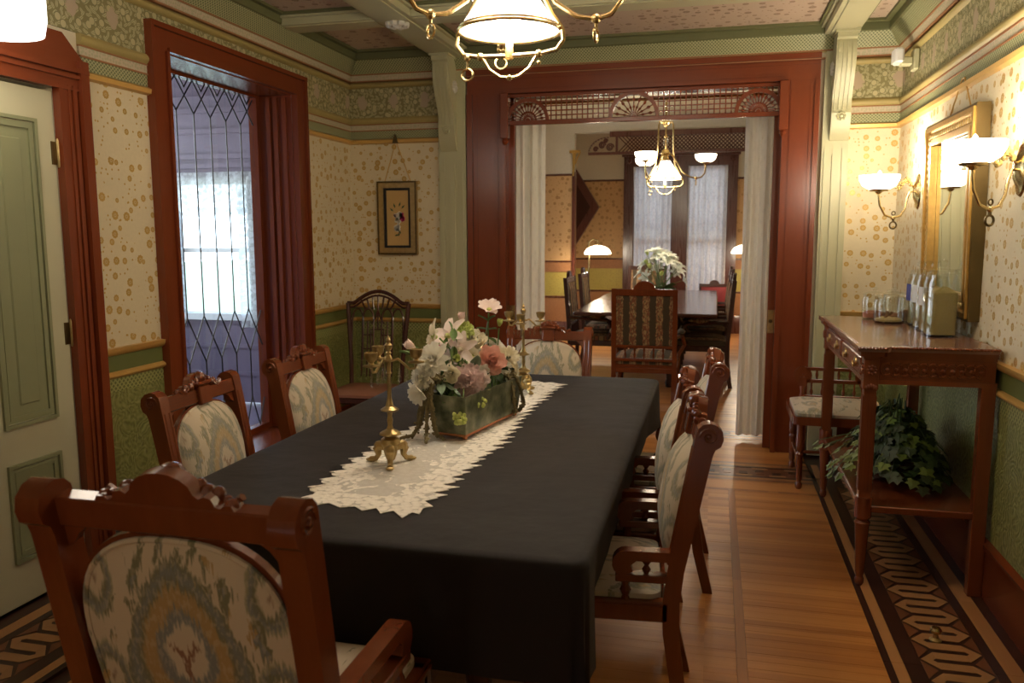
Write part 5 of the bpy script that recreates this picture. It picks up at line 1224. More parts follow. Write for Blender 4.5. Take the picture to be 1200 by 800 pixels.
MB().lathe([(.16, 0), (.17, .05), (.17, .17), (.145, .25), (.09, .30), (.0, .32)], n=28).build('globe_shade', 'left_glow', LS); MB().tube([(-.245, 0, .28), (-.2, 0, .36), (-.08, 0, .37), (0, 0, .35), (0, 0, .31)], .012, 8).build('wall_arm', 'brass', LS)
lamp('lamp_light', (0, 0, -.08), P_LEFT, parent=LS, r=.12)
NL = thing('fill_lamp', 'added unseen globe lamp on the near wall, fill light for the near chair', 'lamp', (-1.0, YN + .18, 2.0))  # fill light added behind the camera, globe fitting made up for it
MB().ball((0, 0, 0), .11, (1, 1, 1), 16).build('globe_shade', 'left_glow', NL); MB().tube([(0, -.178, -.12), (0, -.10, -.16), (0, 0, -.14), (0, 0, -.10)], .012, 8).build('wall_arm', 'brass', NL)
lamp('lamp_light', (0, .22, 0), P_FILL, parent=NL, r=.10)

# ------------------------------------------------------------------ mirror and picture
MR = thing('wall_mirror', 'tall gilt-framed mirror hung above the side table', 'mirror', (XR - .006, 4.46, 1.62), 0)
MR.rotation_euler = (0, R(-1.2), 0)
y0, y1, z0, z1 = -.44, .43, -.485, .46
def fbar(nm, a, b, xa, xb, mt, w_):
    mb = MB(); mb.box((xa, y0 + a, z0 + a), (xb, y0 + b, z1 - a)); mb.box((xa, y1 - b, z0 + a), (xb, y1 - a, z1 - a)); mb.box((xa, y0 + b, z0 + a), (xb, y1 - b, z0 + b)); mb.box((xa, y0 + b, z1 - b), (xb, y1 - b, z1 - a)); return mb.build(nm, mt, w_, smooth=0)
fr_ = fbar('frame', 0, .10, -.05, -.004, 'gilt', MR); fbar('frame_edge', -.006, .006, -.056, .0, 'dark_brass', fr_); fbar('outer_moulding', .008, .03, -.066, -.048, 'gilt', fr_); fbar('inner_moulding', .082, .105, -.058, -.04, 'gilt', fr_)
orn = MB()
for k_ in range(26):
    z = z0 + .05 + (z1 - z0 - .1) * k_ / 25
    for yy in (y0 + .055, y1 - .055): orn.ball((-.05, yy, z), .018, (.5, 1, 1), 6)
for k_ in range(22):
    yy = y0 + .055 + (y1 - y0 - .11) * k_ / 21
    for z in (z0 + .055, z1 - .055): orn.ball((-.05, yy, z), .018, (.5, 1, 1), 6)
orn.build('frame_ornament', 'gilt', fr_)
MB().box((-.03, y0 + .09, z0 + .09), (-.024, y1 - .09, z1 - .09)).build('mirror_glass', 'mirror_glass', MR, smooth=0)
cd = MB(); cd.tube([(-.01, -.2, z1), (.0, -.02, .64), (.0, .02, .64), (-.01, .2, z1)], .004, 6); cd.build('hanging_cord', 'gold_trim', MR)
PC = thing('framed_picture', 'small framed flower picture with black liner hung by a cord in the left alcove', 'picture', (-2.353, YB - .006, 1.65))
px, pz = .158, .275
def pbar(nm, a, b, ya, yb, mt, par):
    mb = MB(); mb.box((-px + a, ya, -pz + a), (-px + b, yb, pz - a)); mb.box((px - b, ya, -pz + a), (px - a, yb, pz - a)); mb.box((-px + b, ya, -pz + a), (px - b, yb, -pz + b)); mb.box((-px + b, ya, pz - b), (px - b, yb, pz - a)); return mb.build(nm, mt, par, smooth=0)
pf = pbar('frame', 0, .05, -.03, 0, 'old_brass', PC); pbar('frame_lip', .0, .012, -.036, -.02, 'dark_brass', pf); pbar('liner', .046, .068, -.022, 0, 'black_mat', PC)
pg = MB().box((-px + .06, -.012, -pz + .06), (px - .06, -.003, pz - .06)).build('picture_sheet', 'picture_ground', PC, smooth=0)
pr2 = random.Random(2)
def dab(x, z, r, mt, k_=6):
    mb = MB()
    for i in range(k_): a = i * 2 * PI / k_ + pr2.random(); mb.lathe([(r * .55, 0), (r * .5, .0012)], (x + r * .55 * math.cos(a), -.012, z + r * .55 * math.sin(a)), (0, -1, 0), 7)
    return mb.build('painted_flower', mt, pg)
dab(.0, -.02, .026, 'petal_white'); dab(-.005, -.075, .028, 'petal_white'); dab(.012, .025, .024, 'petal_white'); dab(.036, -.005, .022, 'petal_magenta'); dab(-.02, .02, .016, 'petal_pale'); dab(.034, .028, .014, 'petal_magenta')
lfm = MB()
for x, z, a in ((-.03, -.135, .3), (.0, -.14, 1.2), (.025, -.12, 2.2), (-.02, .075, 1.9), (.01, .085, 1.2), (-.035, .05, 2.4), (.03, .07, .8)):
    lfm.prism([(x, z), (x + .018 * math.cos(a) - .007 * math.sin(a), z + .018 * math.sin(a) + .007 * math.cos(a)), (x + .04 * math.cos(a), z + .04 * math.sin(a)), (x + .018 * math.cos(a) + .007 * math.sin(a), z + .018 * math.sin(a) - .007 * math.cos(a))], -.0135, -.012, 'xz')
lfm.build('painted_leaves', 'leaf_dark', pg)
MB().tube([(-.10, -.012, pz - .004), (-.005, -.02, .56), (.005, -.02, .56), (.11, -.012, pz - .004)], .0035, 6).build('hanging_cord', 'gold_trim', PC); MB().prism([(-.02, .555), (.02, .555), (.0, .62)], -.046, -.018, 'xz').build('hook', 'dark_brass', PC)
# small alarm device high in the right corner
EM = thing('alarm_light', 'small white ribbed alarm light high in the right corner', 'alarm', (XR - .01, 5.50, 2.52))
MB().rbox((-.03, -.05, -.03), (0, .05, .09), .006).build('mount', 'sage', EM); MB().rbox((-.10, -.03, .0), (-.03, .04, .05), .008).build('body', 'sage', EM); mb = MB(); mb.rbox((-.135, -.06, .01), (-.085, .06, .10), .012)
for k_ in range(5): mb.box((-.139, -.05 + k_ * .022, .018), (-.132, -.04 + k_ * .022, .092))
mb.build('ribbed_lens', 'white_paint', EM, smooth=0)

# ------------------------------------------------------------------ jars on the side table
ZT = 1.056
def tall_jar(label, loc, w_, h, fill, level, lab):
    t = thing('storage_jar', label, 'jar', loc, R(8), 'glass jars on the side table'); a = w_ / 2
    o = rrect(a, -a, a, .022, 4); i_ = rrect(a - .005, -a + .005, a - .005, .018, 4)
    b = MB(); n = len(o)
    lv = [(o, 0, 1), (o, h - .06, 1), (o, h - .035, .86), (o, h - .02, .86), (i_, h - .02, .84), (i_, h - .035, .84), (i_, h - .06, 1), (i_, .008, 1)]
    rings = [[b.v((x * k_, y * k_, z)) for x, y in ol] for ol, z, k_ in lv]
    for A, B in zip(rings, rings[1:]):
        for i in range(n): b.f([A[i], A[(i + 1) % n], B[(i + 1) % n], B[i]])
    b.f(rings[0][::-1]); b.f(rings[-1]); b.build('glass_body', 'jar_glass', t)
    c_ = MB(); f_ = rrect(a - .011, -a + .011, a - .011, .018, 4); rg = [[c_.v((x * k_, y * k_, z + (.012 * math.sin(x * 60) if k_ < 1 else 0))) for x, y in f_] for z, k_ in ((.010, 1), (level, 1), (level + .012, .6), (level + .018, .25))]
    for A, B in zip(rg, rg[1:]):
        for i in range(len(f_)): c_.f([A[i], A[(i + 1) % len(f_)], B[(i + 1) % len(f_)], B[i]])
    c_.f(rg[0][::-1]); c_.f(rg[-1]); c_.build('contents', fill, t)
    MB().lathe([(a * .86, h - .018), (a * .9, h - .01), (a * .8, h + .002), (.012, h + .008), (.010, h + .016), (.019, h + .024), (.021, h + .036), (.012, h + .047), (0, h + .049)], n=20).build('lid', 'jar_glass', t)
    if lab: MB().rbox((-a - .0015, -a * .5, h * .45), (-a - .0005, a * .55, h * .75), .0003).build('paper_label', lab, t)
    return t
JARS = [('large square glass jar of pale green herbs, nearest the camera', (1.005, 4.075, ZT), .13, .30, 'herb', .20, None), ('tall square glass jar behind the herb jar', (1.012, 4.235, ZT), .115, .285, 'dried', .16, 'paper_label'),
        ('tall square glass jar third from the camera', (1.018, 4.395, ZT), .115, .285, 'dried', .15, 'paper_label'), ('tall square glass jar with blue label, fourth from the camera', (1.022, 4.555, ZT), .11, .28, 'herb', .14, 'blue_label')]
for a in JARS: tall_jar(*a)
def small_jar(label, loc, r, h, fill, level):
    t = thing('spice_jar', label, 'jar', loc, 0, 'glass jars on the side table')
    MB().lathe([(0, 0), (r * .9, 0), (r, .012), (r, h * .66), (r * .9, h * .76), (r * .92, h * .8), (r * .88, h * .8), (r * .86, h * .76), (r * .95, h * .65), (r * .95, .014), (r * .8, .006), (0, .006)], n=22).build('glass_body', 'jar_glass', t)
    MB().lathe([(0, .008), (r * .9, .01), (r * .92, level), (r * .5, level + .01), (0, level + .013)], n=16).build('contents', fill, t)
    MB().lathe([(r * .95, h * .80), (r * .98, h * .83), (r * .6, h * .89), (.008, h * .92), (.008, h * .95), (.014, h * .98), (.012, h * 1.05), (0, h * 1.07)], n=20).build('lid', 'jar_glass', t)
for a in (('small round glass jar with reddish spice, leftmost of the row', (.855, 4.83, ZT), .062, .165, 'spice_red', .035), ('wide round glass jar with curled bark, in front of the row', (.895, 4.64, ZT), .075, .165, 'dried', .02), ('small round glass jar behind the bark jar, nearly empty', (.965, 4.87, ZT), .06, .165, 'spice_red', .02),
          ('small round glass jar with brown spice, beside the tall jars', (1.01, 4.72, ZT), .058, .165, 'spice_brown', .05)): small_jar(*a)
bk = MB(); br_ = random.Random(4)
for i in range(6): a = br_.uniform(0, 6); p = Vector((.895 + br_.uniform(-.02, .02), 4.64 + br_.uniform(-.02, .02), ZT + .03)); d = Vector((math.cos(a) * .03, math.sin(a) * .03, br_.uniform(-.005, .03))); bk.cyl(p - d, p + d, .006)
tag(bk.build('bark_curls', 'spice_brown'), 'curled brown bark pieces inside the wide glass jar', 'bark', kind='stuff')

# ------------------------------------------------------------------ ivy under the side table
IV = thing('potted_ivy', 'bushy trailing green ivy in a dark basket on the lower shelf of the side table', 'plant', (.90, 4.22, .362))
MB().lathe([(.10, 0), (.12, .05), (.135, .13), (.14, .14), (.125, .135), (.11, .08), (0, .08)], n=18).build('basket', 'basket', IV)
def ivy_leaf(mat):
    mb = MB(); pts = [(0, 0), (.35, -.12), (.62, .05), (.42, .28), (.72, .55), (.36, .55), (0, 1.0)]
    c0 = [mb.v((0, y, z)) for y, z in ((0, 0), (.4, .06), (1, -.05))]
    for s in (-1, 1):
        V = [mb.v((s * x, y, -.10 * abs(x))) for x, y in pts[1:-1]]
        L_ = [c0[0]] + V + [c0[2], c0[1]]
        mb.f(L_ if s > 0 else L_[::-1])
    return mb.me('leaf', mat, smooth=0)
ivm = [ivy_leaf('ivy'), ivy_leaf('ivy'), ivy_leaf('ivy_light')]; ri = random.Random(21); stems = MB(); nl = 0
def leaf_at(p, out, s, m_):
    z = Vector((out.x, out.y, .5 + ri.random() * .5)).normalized(); y = Vector((out.x + ri.uniform(-.5, .5), out.y + ri.uniform(-.5, .5), -.7 - ri.random() * .6)).normalized(); x = y.cross(z).normalized(); z = x.cross(y)
    o = link('leaf', m_, IV); o.matrix_local = Matrix.Translation(p) @ Matrix((x, y, z)).transposed().to_4x4() @ Matrix.Scale(s, 4)
i = 0
while nl < 285:
    a = ri.uniform(0, 2 * PI); rad = ri.uniform(.02, 1) ** .6; rx, ry = .24, .42
    p = Vector((rx * rad * math.cos(a), ry * rad * math.sin(a), 0)); top = .29 * (1 - rad ** 2.6) + .03
    p.z = top * ri.uniform(.55, 1.0) + .03
    if p.x < -.1 and ri.random() < .35: p.x -= ri.uniform(.0, .13); p.z = ri.uniform(-.08, .12) if p.x < -.25 else p.z * .6
    p.x -= .03
    if p.x > .17: p.x = .17
    if p.z < .03 and p.x > -.26: p.z = .03
    out = Vector((p.x * 2, p.y, 0)); out = out.normalized() if out.length > .01 else Vector((1, 0, 0))
    leaf_at(p, out, ri.uniform(.034, .058), ivm[2] if (ri.random() < .28 or p.x < -.2) else ivm[0])
    if nl % 4 == 0: stems.tube([(p.x * .15, p.y * .15, .09), (p.x * .6, p.y * .6, max(p.z, .1) + .06), tuple(p)], .0025, 4)
    nl += 1
stems.build('stems', 'leaf_dark', IV)
inner = MB()
for i in range(700):
    a = ri.uniform(0, 2 * PI); rad = ri.uniform(.05, .93) ** .6; p = Vector((.17 * rad * math.cos(a), .37 * rad * math.sin(a), 0)); p.z = (.28 * (1 - rad ** 2.4) + .02) * ri.uniform(.3, .95) + .03
    d_ = Vector((math.cos(a) + ri.uniform(-.6, .6), math.sin(a) + ri.uniform(-.6, .6), ri.uniform(-1, .3))).normalized(); x_ = d_.cross(Vector((ri.uniform(-.3, .3), ri.uniform(-.3, .3), 1))).normalized(); s_ = ri.uniform(.03, .05)
    vs = [inner.v(p + d_ * (s_ * u_) + x_ * (s_ * w_)) for u_, w_ in ((0, 0), (.1, .35), (.35, .6), (.5, .3), (1, 0), (.5, -.3), (.35, -.6), (.1, -.35))]; inner.f(vs)
stuff(inner.build('inner_leaves', 'ivy', IV, smooth=0))

# ------------------------------------------------------------------ candelabra
def candelabra(label, loc, rz):
    t = thing('candelabrum', label, 'candelabrum', loc, rz, 'brass candelabra on the dining table'); O = 'old_brass'
    MB().lathe([(.028, .06), (.034, .07), (.030, .085), (.018, .092), (.036, .10), (.034, .106), (.012, .118), (.008, .13), (.010, .15), (.007, .16), (.009, .175), (.030, .181), (.030, .185), (.014, .195), (.010, .21), (.007, .225), (.0065, .30), (.010, .305), (.007, .31), (.0075, .345), (.012, .352), (.009, .36), (.006, .37)], n=14).build('stem', O, t)
    MB().lathe([(.006, .365), (.010, .372), (.006, .378), (.012, .388), (.013, .398), (.006, .406), (.008, .414), (.003, .425), (0, .432)], n=10).build('finial', O, t)
    bs = MB(); bs.lathe([(.0, .012), (.014, .014), (.02, .03), (.026, .06)], n=10)
    for k_ in range(3):
        a = R(30) + k_ * 2 * PI / 3
        def q(r, z): return (r * math.cos(a), r * math.sin(a), z)
        bs.tube([q(.012, .055), q(.04, .058), q(.052, .045), q(.048, .026), q(.058, .012), q(.078, .006)], [.014, .017, .016, .010, .009, .011], 8); bs.ball(q(.082, .006), .011, (1.3, 1, .55)); bs.ball(q(.045, .056), .018)
    bs.build('tripod_base', O, t)
    for k_ in range(3):
        a = R(-5) + k_ * 2 * PI / 3
        def q(r, z): return (r * math.cos(a), r * math.sin(a), z)
        am = MB().tube([q(.006, .345), q(.03, .352), q(.05, .335), q(.068, .318), (q(.085, .32)), q(.09, .335)], .0045, 7); am = am.build('arm', O, t)
        MB().lathe([(.005, .335), (.027, .340), (.027, .343), (.010, .346), (.008, .352), (.018, .362), (.021, .375), (.022, .384), (.018, .385), (.016, .372), (0, .37)], q(.09, 0), n=14).build('candle_cup', O, am)
        for r in (.035, .058, .09): cr_ = MB(); cr_.lathe([(0, .0), (.004, -.01), (.0055, -.045), (0, -.055)], q(r, .325), n=6); cr_.cyl(q(r, .325), q(r, .342), .001); cr_.build('crystal_drop', 'crystal', am)
    return t
candelabra('brass three-armed candelabrum on tripod foot at the near end of the lace runner', (-1.03, 2.475, .7665), R(20)); candelabra('brass three-armed candelabrum behind the flowers at the far end of the runner', (-.885, 3.80, .7665), R(40))

# ------------------------------------------------------------------ planter and flowers
PL = thing('flower_trough', 'long green glazed trough with small copper feet on the lace runner', 'planter', (-.898, 3.065, .768), R(-10.5))
def trough():
    mb = MB(); lv = [(.066, .235, .018, 0), (.078, .255, .165, 0), (.073, .25, .165, 0), (.062, .235, .05, 0)]
    R_ = [[mb.v(p) for p in ((hx_, -hy_, z), (hx_, hy_, z), (-hx_, hy_, z), (-hx_, -hy_, z))] for hx_, hy_, z, _ in lv]
    for A, B in zip(R_, R_[1:]):
        for i in range(4): mb.f([A[i], A[(i + 1) % 4], B[(i + 1) % 4], B[i]])
    mb.f(R_[0][::-1]); mb.f(R_[-1]); return mb
trough().build('trough_body', 'planter_glaze', PL, smooth=0); MB().rbox((-.069, -.238, .010), (.069, .238, .02), .003).build('base_rim', 'copper', PL)
for sx in (-1, 1):
    for sy in (-1, 1): MB().lathe([(.008, 0), (.012, .005), (.009, .011)], (sx * .055, sy * .222, 0), n=8).build('foot', 'copper', PL)
MB().box((-.062, -.235, .05), (.062, .235, .14)).build('moss', 'leaf_dark', PL, smooth=0)
rf = random.Random(17)
def petal_fn(L_, W_, cup, curl, mx, mb, ruf=0.0, nu=4, nv=3):
    def fn(u, v):
        w_ = W_ * math.sin(PI * min(.98, .12 + .80 * u)) ** .7; s = (v - .5) * 2
        z = cup * L_ * u * u + curl * L_ * u ** 3 + .25 * W_ * s * s * (1 - u * .5) + ruf * L_ * math.sin(s * 6 + u * 9) * u
        return mx @ Vector((s * w_ * .5, L_ * u, z))
    mb.grid(fn, nu, nv)
def bloom_mesh(kind):
    mb = MB(); rr = random.Random(hash(kind) % 99 if False else sum(map(ord, kind)))
    def ring(n, L_, W_, tilt, cup, curl, ruf=0, z=0.0, off=0.0, jit=.12):
        for i in range(n):
            a = 2 * PI * (i + off) / n + rr.uniform(-jit, jit); petal_fn(L_ * rr.uniform(.9, 1.1), W_, cup, curl, Matrix.Translation((0, 0, z)) @ Matrix.Rotation(a, 4, 'Z') @ Matrix.Rotation(tilt + rr.uniform(-jit, jit), 4, 'X'), mb, ruf)
    def dome(n, L0, L1, W0, W1, pm, cup, curl, ruf):
        for i in range(n):
            f_ = math.sqrt((i + .5) / n); a = i * 2.39996 + rr.uniform(-.15, .15); petal_fn((L1 + (L0 - L1) * f_) * rr.uniform(.9, 1.1), W1 + (W0 - W1) * f_, cup, curl, Matrix.Rotation(a, 4, 'Z') @ Matrix.Rotation(PI / 2 - pm * f_, 4, 'X'), mb, ruf, 3, 3)
    if kind == 'mum': dome(44, 1, .55, .52, .30, 1.75, .22, -.12, 0)
    elif kind == 'carnation': dome(60, .95, .72, .55, .42, 1.7, .05, 0, .13)
    elif kind == 'cosmos': ring(8, 1, .72, .45, .3, -.25, .02, 0, 0, .1)
    elif kind == 'rose': dome(26, .95, .62, .85, .5, 1.55, .42, -.12, .03)
    elif kind == 'lily': ring(6, 1, .50, .5, .1, -.35, 0, 0, 0, .1); ring(3, .5, .2, 1.1, .1, -.1, 0, 0, .3)
    elif kind == 'bud': dome(14, .95, .8, .6, .4, .75, .25, 0, 0)
    return mb
PETM = {}
def bloom(kind, mat):
    if (kind, mat) not in PETM: PETM[(kind, mat)] = bloom_mesh(kind).me('petals', mat, smooth=80)
    return PETM[(kind, mat)]
root_c = Vector((-.9, 3.06, .90))
def flower(name, label, kind, mat, loc, r, aim, cat='flower', core=None, root=None, group='blossoms in the green trough'):
    p = Vector(loc); t = thing(name, label, cat, loc, 0, group); z = Vector(aim).normalized(); r *= 1.22 if kind != 'mum' else 1.05
    q = Vector((0, 0, 1)).rotation_difference(z).to_matrix().to_4x4()
    o = link('petals', bloom(kind, mat), t); o.matrix_local = q @ Matrix.Scale(r, 4)
    if core: MB().ball(q @ Vector((0, 0, r * .16)), r * .2, (1, 1, .7), 8).build('flower_centre', core, t)
    rt = root if root is not None else Vector((max(-.945, min(-.855, p.x)), max(2.90, min(3.22, p.y)), .90)); rt = rt - p
    MB().tube([q @ Vector((0, 0, -.01)), (q @ Vector((0, 0, -.05))) * .8 + rt * .15, rt], [.0035, .003, .0025], 5).build('stem', 'leaf_mid', t)
    return t
CAMV = Vector((.9, -2.9, .6))
FLW = [('cosmos', 'pale pink cosmos standing highest over the trough', 'cosmos', 'petal_pale', (-.889, 3.2, 1.212), .048, (.25, -.5, .9), 'petal_lime'),
       ('aster', 'small pink half-open aster above the middle of the bouquet', 'bud', 'petal_pink', (-.974, 3.1, 1.178), .034, (0, -.2, 1), None),
       ('rosebud', 'pale green bud beside the tall cosmos', 'bud', 'petal_lime', (-.846, 3.2, 1.152), .028, (.2, -.3, 1), None),
       ('lily', 'cream-pink lily at the top left of the bouquet', 'lily', 'petal_pale', (-1.0, 3.03, 1.118), .075, (-.3, -.7, .8), 'petal_lime'),
       ('hydrangea', 'pale lime hydrangea head at the top middle of the bouquet', 'carnation', 'petal_lime', (-.961, 3.08, 1.14), .04, (.1, -.8, .7), None),
       ('lily', 'cream lily pointing out at the far left of the bouquet', 'lily', 'petal_cream', (-1.03, 2.96, 1.13), .06, (-.8, -.6, .3), 'petal_lime'),
       ('ranunculus', 'small magenta blossom at the left of the bouquet', 'rose', 'petal_magenta', (-1.028, 2.93, 1.085), .026, (-.2, -.9, .5), None),
       ('peony', 'large white peony at the left front of the bouquet', 'mum', 'petal_white', (-1.0, 2.83, 1.06), .068, (-.2, -.9, .5), None),
       ('peony', 'white peony hanging low at the left end of the trough', 'mum', 'petal_white', (-1.035, 2.81, 1.0), .05, (-.4, -.9, .0), None),
       ('lisianthus', 'white drooping blossom lowest at the left end of the trough', 'cosmos', 'petal_white', (-1.04, 2.80, .95), .045, (-.4, -.8, -.3), None),
       ('gladiolus', 'pale peach gladiolus in the middle of the bouquet', 'lily', 'petal_pale', (-.955, 3.02, 1.078), .06, (.2, -1, .3), 'petal_cream'),
       ('lisianthus', 'cream rosette above the pink rose', 'rose', 'petal_cream', (-.925, 3.13, 1.09), .046, (.1, -.7, .7), None),
       ('lisianthus', 'white rosette at the upper right of the bouquet', 'mum', 'petal_white', (-.885, 3.23, 1.058), .046, (.3, -.6, .7), None),
       ('rose', 'salmon pink rose at the right of the bouquet', 'rose', 'petal_rose', (-.858, 3.11, 1.02), .056, (.45, -.9, .3), None),
       ('peony', 'cream peony at the right end of the bouquet', 'mum', 'petal_cream', (-.835, 3.28, 1.008), .055, (.6, -.7, .4), None),
       ('lisianthus', 'cream blossom lowest at the right end of the bouquet', 'rose', 'petal_cream', (-.826, 3.27, .95), .040, (.8, -.6, .0), None),
       ('carnation', 'ruffled pink carnation at the front of the bouquet', 'carnation', 'petal_pink', (-.905, 2.95, .968), .058, (.35, -.95, .25), None),
       ('rosebud', 'green bud in the middle of the bouquet', 'bud', 'petal_lime', (-.955, 2.98, 1.035), .034, (.1, -.8, .6), None),
       ('stock', 'small white blossom right of the pink carnation', 'cosmos', 'petal_white', (-.885, 3.06, .985), .034, (.5, -.9, .1), 'petal_lime'),
       ('freesia', 'pale pink blossom at the outer left, beside the candelabrum', 'bud', 'petal_pale', (-1.075, 2.84, 1.10), .04, (-.7, -.5, .6), None),
       ('aster', 'small cream blossom left of the salmon rose', 'cosmos', 'petal_cream', (-.922, 3.07, 1.045), .034, (.1, -.95, .3), 'petal_lime'),
       ('snapdragon', 'white rosette at the back of the bouquet', 'mum', 'petal_white', (-.93, 3.26, 1.03), .045, (.0, .3, .9), None),
       ('spray_rose', 'small cream blossom between the rosettes on the right of the bouquet', 'rose', 'petal_cream', (-.862, 3.20, 1.03), .036, (.5, -.8, .4), None),
       ('spray_rose', 'small white blossom beside the salmon rose', 'mum', 'petal_white', (-.845, 3.15, .985), .036, (.6, -.8, .2), None),
       ('spray_rose', 'pale pink blossom right above the trough rim', 'rose', 'petal_pale', (-.875, 3.02, .965), .034, (.5, -.9, .1), None),
       ('spray_rose', 'white blossom at the middle of the bouquet top', 'mum', 'petal_white', (-.94, 3.12, 1.11), .040, (.0, -.7, .7), None),
       ('spray_rose', 'cream blossom between the white peony and the carnation', 'rose', 'petal_cream', (-.955, 2.90, 1.0), .036, (.1, -1, .2), None),
       ('spray_rose', 'small white blossom over the right rim of the trough', 'mum', 'petal_white', (-.83, 3.22, .975), .034, (.8, -.6, .1), None),
       ('hellebore', 'white blossom at the back left of the bouquet', 'mum', 'petal_cream', (-1.0, 3.14, 1.04), .05, (-.8, .2, .6), None)]
for a in FLW: flower(*a[:7], core=a[7])
def leafsheet(mb, p, d, L_, W_, up=(0, 0, 1), bend=.2):
    d = Vector(d).normalized(); x = d.cross(Vector(up)).normalized(); z = x.cross(d)
    def fn(u, v): s = (v - .5) * 2; return Vector(p) + d * (L_ * u) + x * (s * W_ * .5 * math.sin(PI * min(.99, max(.03, u))) ** .8) + z * (-bend * L_ * u * u + .25 * W_ * abs(s))
    mb.grid(fn, 6, 4)
def spray(name, label, loc, parts, mat, rt=(-.9, 3.05, .9)):
    t = thing(name, label, 'foliage', loc, 0, 'greenery in the green trough'); p = Vector(loc)
    MB().tube([(0, 0, 0), (Vector(rt) - p) * .5 + Vector((0, 0, .02)), Vector(rt) - p], .003, 5).build('stem', 'leaf_mid', t)
    for d, L_, W_, o in parts:
        mb = MB(); leafsheet(mb, o, d, L_, W_); mb.build('leaf', mat, t, smooth=80)
    return t
spray('broad_leaf', 'broad dark green leaf at the front left of the bouquet', (-.972, 2.90, 1.04), [((.1, -.25, -1), .12, .06, (0, 0, 0)), ((-.3, -.2, -.9), .10, .05, (-.01, 0, -.02))], 'leaf_dark')
spray('laurel_sprig', 'upright green sprig of rounded leaves behind the magenta blossom', (-.985, 3.0, 1.16), [((.1 * (-1) ** k_, -.3, -.5 + .2 * (-1) ** k_), .055, .03, (.012 * (-1) ** k_, -.01, -.035 * k_)) for k_ in range(4)] + [((-.2, 0, 1), .03, .02, (0, 0, 0))], 'leaf_mid')
spray('eucalyptus_leaf', 'grey-green leaf above the pink carnation', (-.895, 3.0, .985), [((.25, -.3, .9), .09, .05, (0, 0, 0))], 'leaf_grey')
spray('single_leaf', 'pointed green leaf sticking out left, behind the candelabrum', (-1.06, 2.86, 1.06), [((-.8, -.35, .5), .085, .04, (0, 0, 0)), ((-.5, .3, .7), .07, .035, (0, 0, 0))], 'leaf_mid')
spray('fern_sprig', 'feathery pale green fern hanging below the carnation', (-.935, 2.86, .945), [((.5 * s, -.4, -.7 + .25 * k_), .055 - .006 * k_, .014, (.0, -.006 * k_, -.012 * k_)) for k_ in range(5) for s in (-1, 1)], 'leaf_mid')
spray('stock_sprig', 'fresh green leafy stem under the tall cosmos', (-.893, 3.2, 1.17), [((.5 * s, -.3, .5 - .3 * k_), .05, .026, (0, 0, -.035 * k_)) for k_ in range(3) for s in (-1, 1)], 'leaf_mid')
spray('dark_greenery', 'dark leaves between the blossoms on the right of the trough', (-.86, 3.17, .97), [((.7, -.4, .3), .08, .05, (0, 0, 0)), ((.6, -.7, -.3), .08, .05, (0, -.02, 0)), ((.3, -.9, .2), .08, .05, (-.02, -.05, 0)), ((.9, .2, .1), .07, .045, (0, .05, 0)), ((.5, .5, .4), .07, .045, (0, .05, .02))], 'leaf_dark')
spray('grey_greenery', 'grey-green leaves at the left end of the trough', (-.99, 2.88, .985), [((-.5, -.6, -.5), .08, .04, (0, 0, 0)), ((.3, -.8, -.2), .08, .035, (0, 0, -.02)), ((.9, -.3, -.25), .10, .03, (0, 0, -.02)), ((-.9, .1, .1), .07, .04, (0, 0, 0))], 'leaf_grey')
spray('olive_sprig', 'fine olive sprig above the green bud', (-.95, 2.97, 1.03), [((.4 * s + .2, -.5, .5 - .25 * k_), .045, .012, (0, 0, -.012 * k_)) for k_ in range(4) for s in (-1, 1)], 'leaf_mid')
def cluster(label, loc, r, rt):
    t = thing('lime_blossom', label, 'flower', loc, 0, 'blossoms in the green trough'); mb = MB(); rr = random.Random(int(r * 1e4))
    for i in range(26): v_ = Vector((rr.gauss(0, 1), rr.gauss(0, 1), rr.gauss(0, 1))).normalized() * r * rr.uniform(.6, 1); mb.ball(v_, r * .28, (1, 1, 1), 5)
    mb.build('florets', 'petal_lime', t); d = Vector(rt) - Vector(loc); MB().tube([(0, 0, 0), d * .5 + Vector((.01, -.02, .01)), d], .0022, 5).build('stem', 'leaf_mid', t)
cluster('lime green floret cluster hanging lowest on the trough side', (-.893, 2.80, .852), .030, (-.905, 2.90, .95)); cluster('lime green floret cluster hanging higher on the trough side', (-.852, 2.93, .890), .026, (-.87, 2.98, .95))
def amaranth(label, chains, loc):
    t = thing('hanging_amaranth', label, 'flower', loc, 0, 'drooping amaranth tassels'); p = Vector(loc)
    for ch in chains:
        pts = [Vector(q) - p for q in ch]; mb = MB(); n = len(pts)
        fine = []
        for a, b in zip(pts, pts[1:]): fine += [a.lerp(b, k_ / 5) for k_ in range(5)]
        fine.append(pts[-1]); rr = random.Random(len(ch) * 7 + int(abs(pts[-1].x) * 1e4)); rs = [.0105 * (1 - .45 * i / len(fine)) * rr.uniform(.75, 1.25) for i in range(len(fine))]
        mb.tube(fine, rs, 6)
        for f_, r in zip(fine, rs):
            for k_ in range(3): mb.ball(f_ + Vector((rr.uniform(-1, 1), rr.uniform(-1, 1), rr.uniform(-1, 1))) * r * 1.2, r * .6, (1, 1, 1), 5)
        mb.build('tassel', 'amaranth', t)
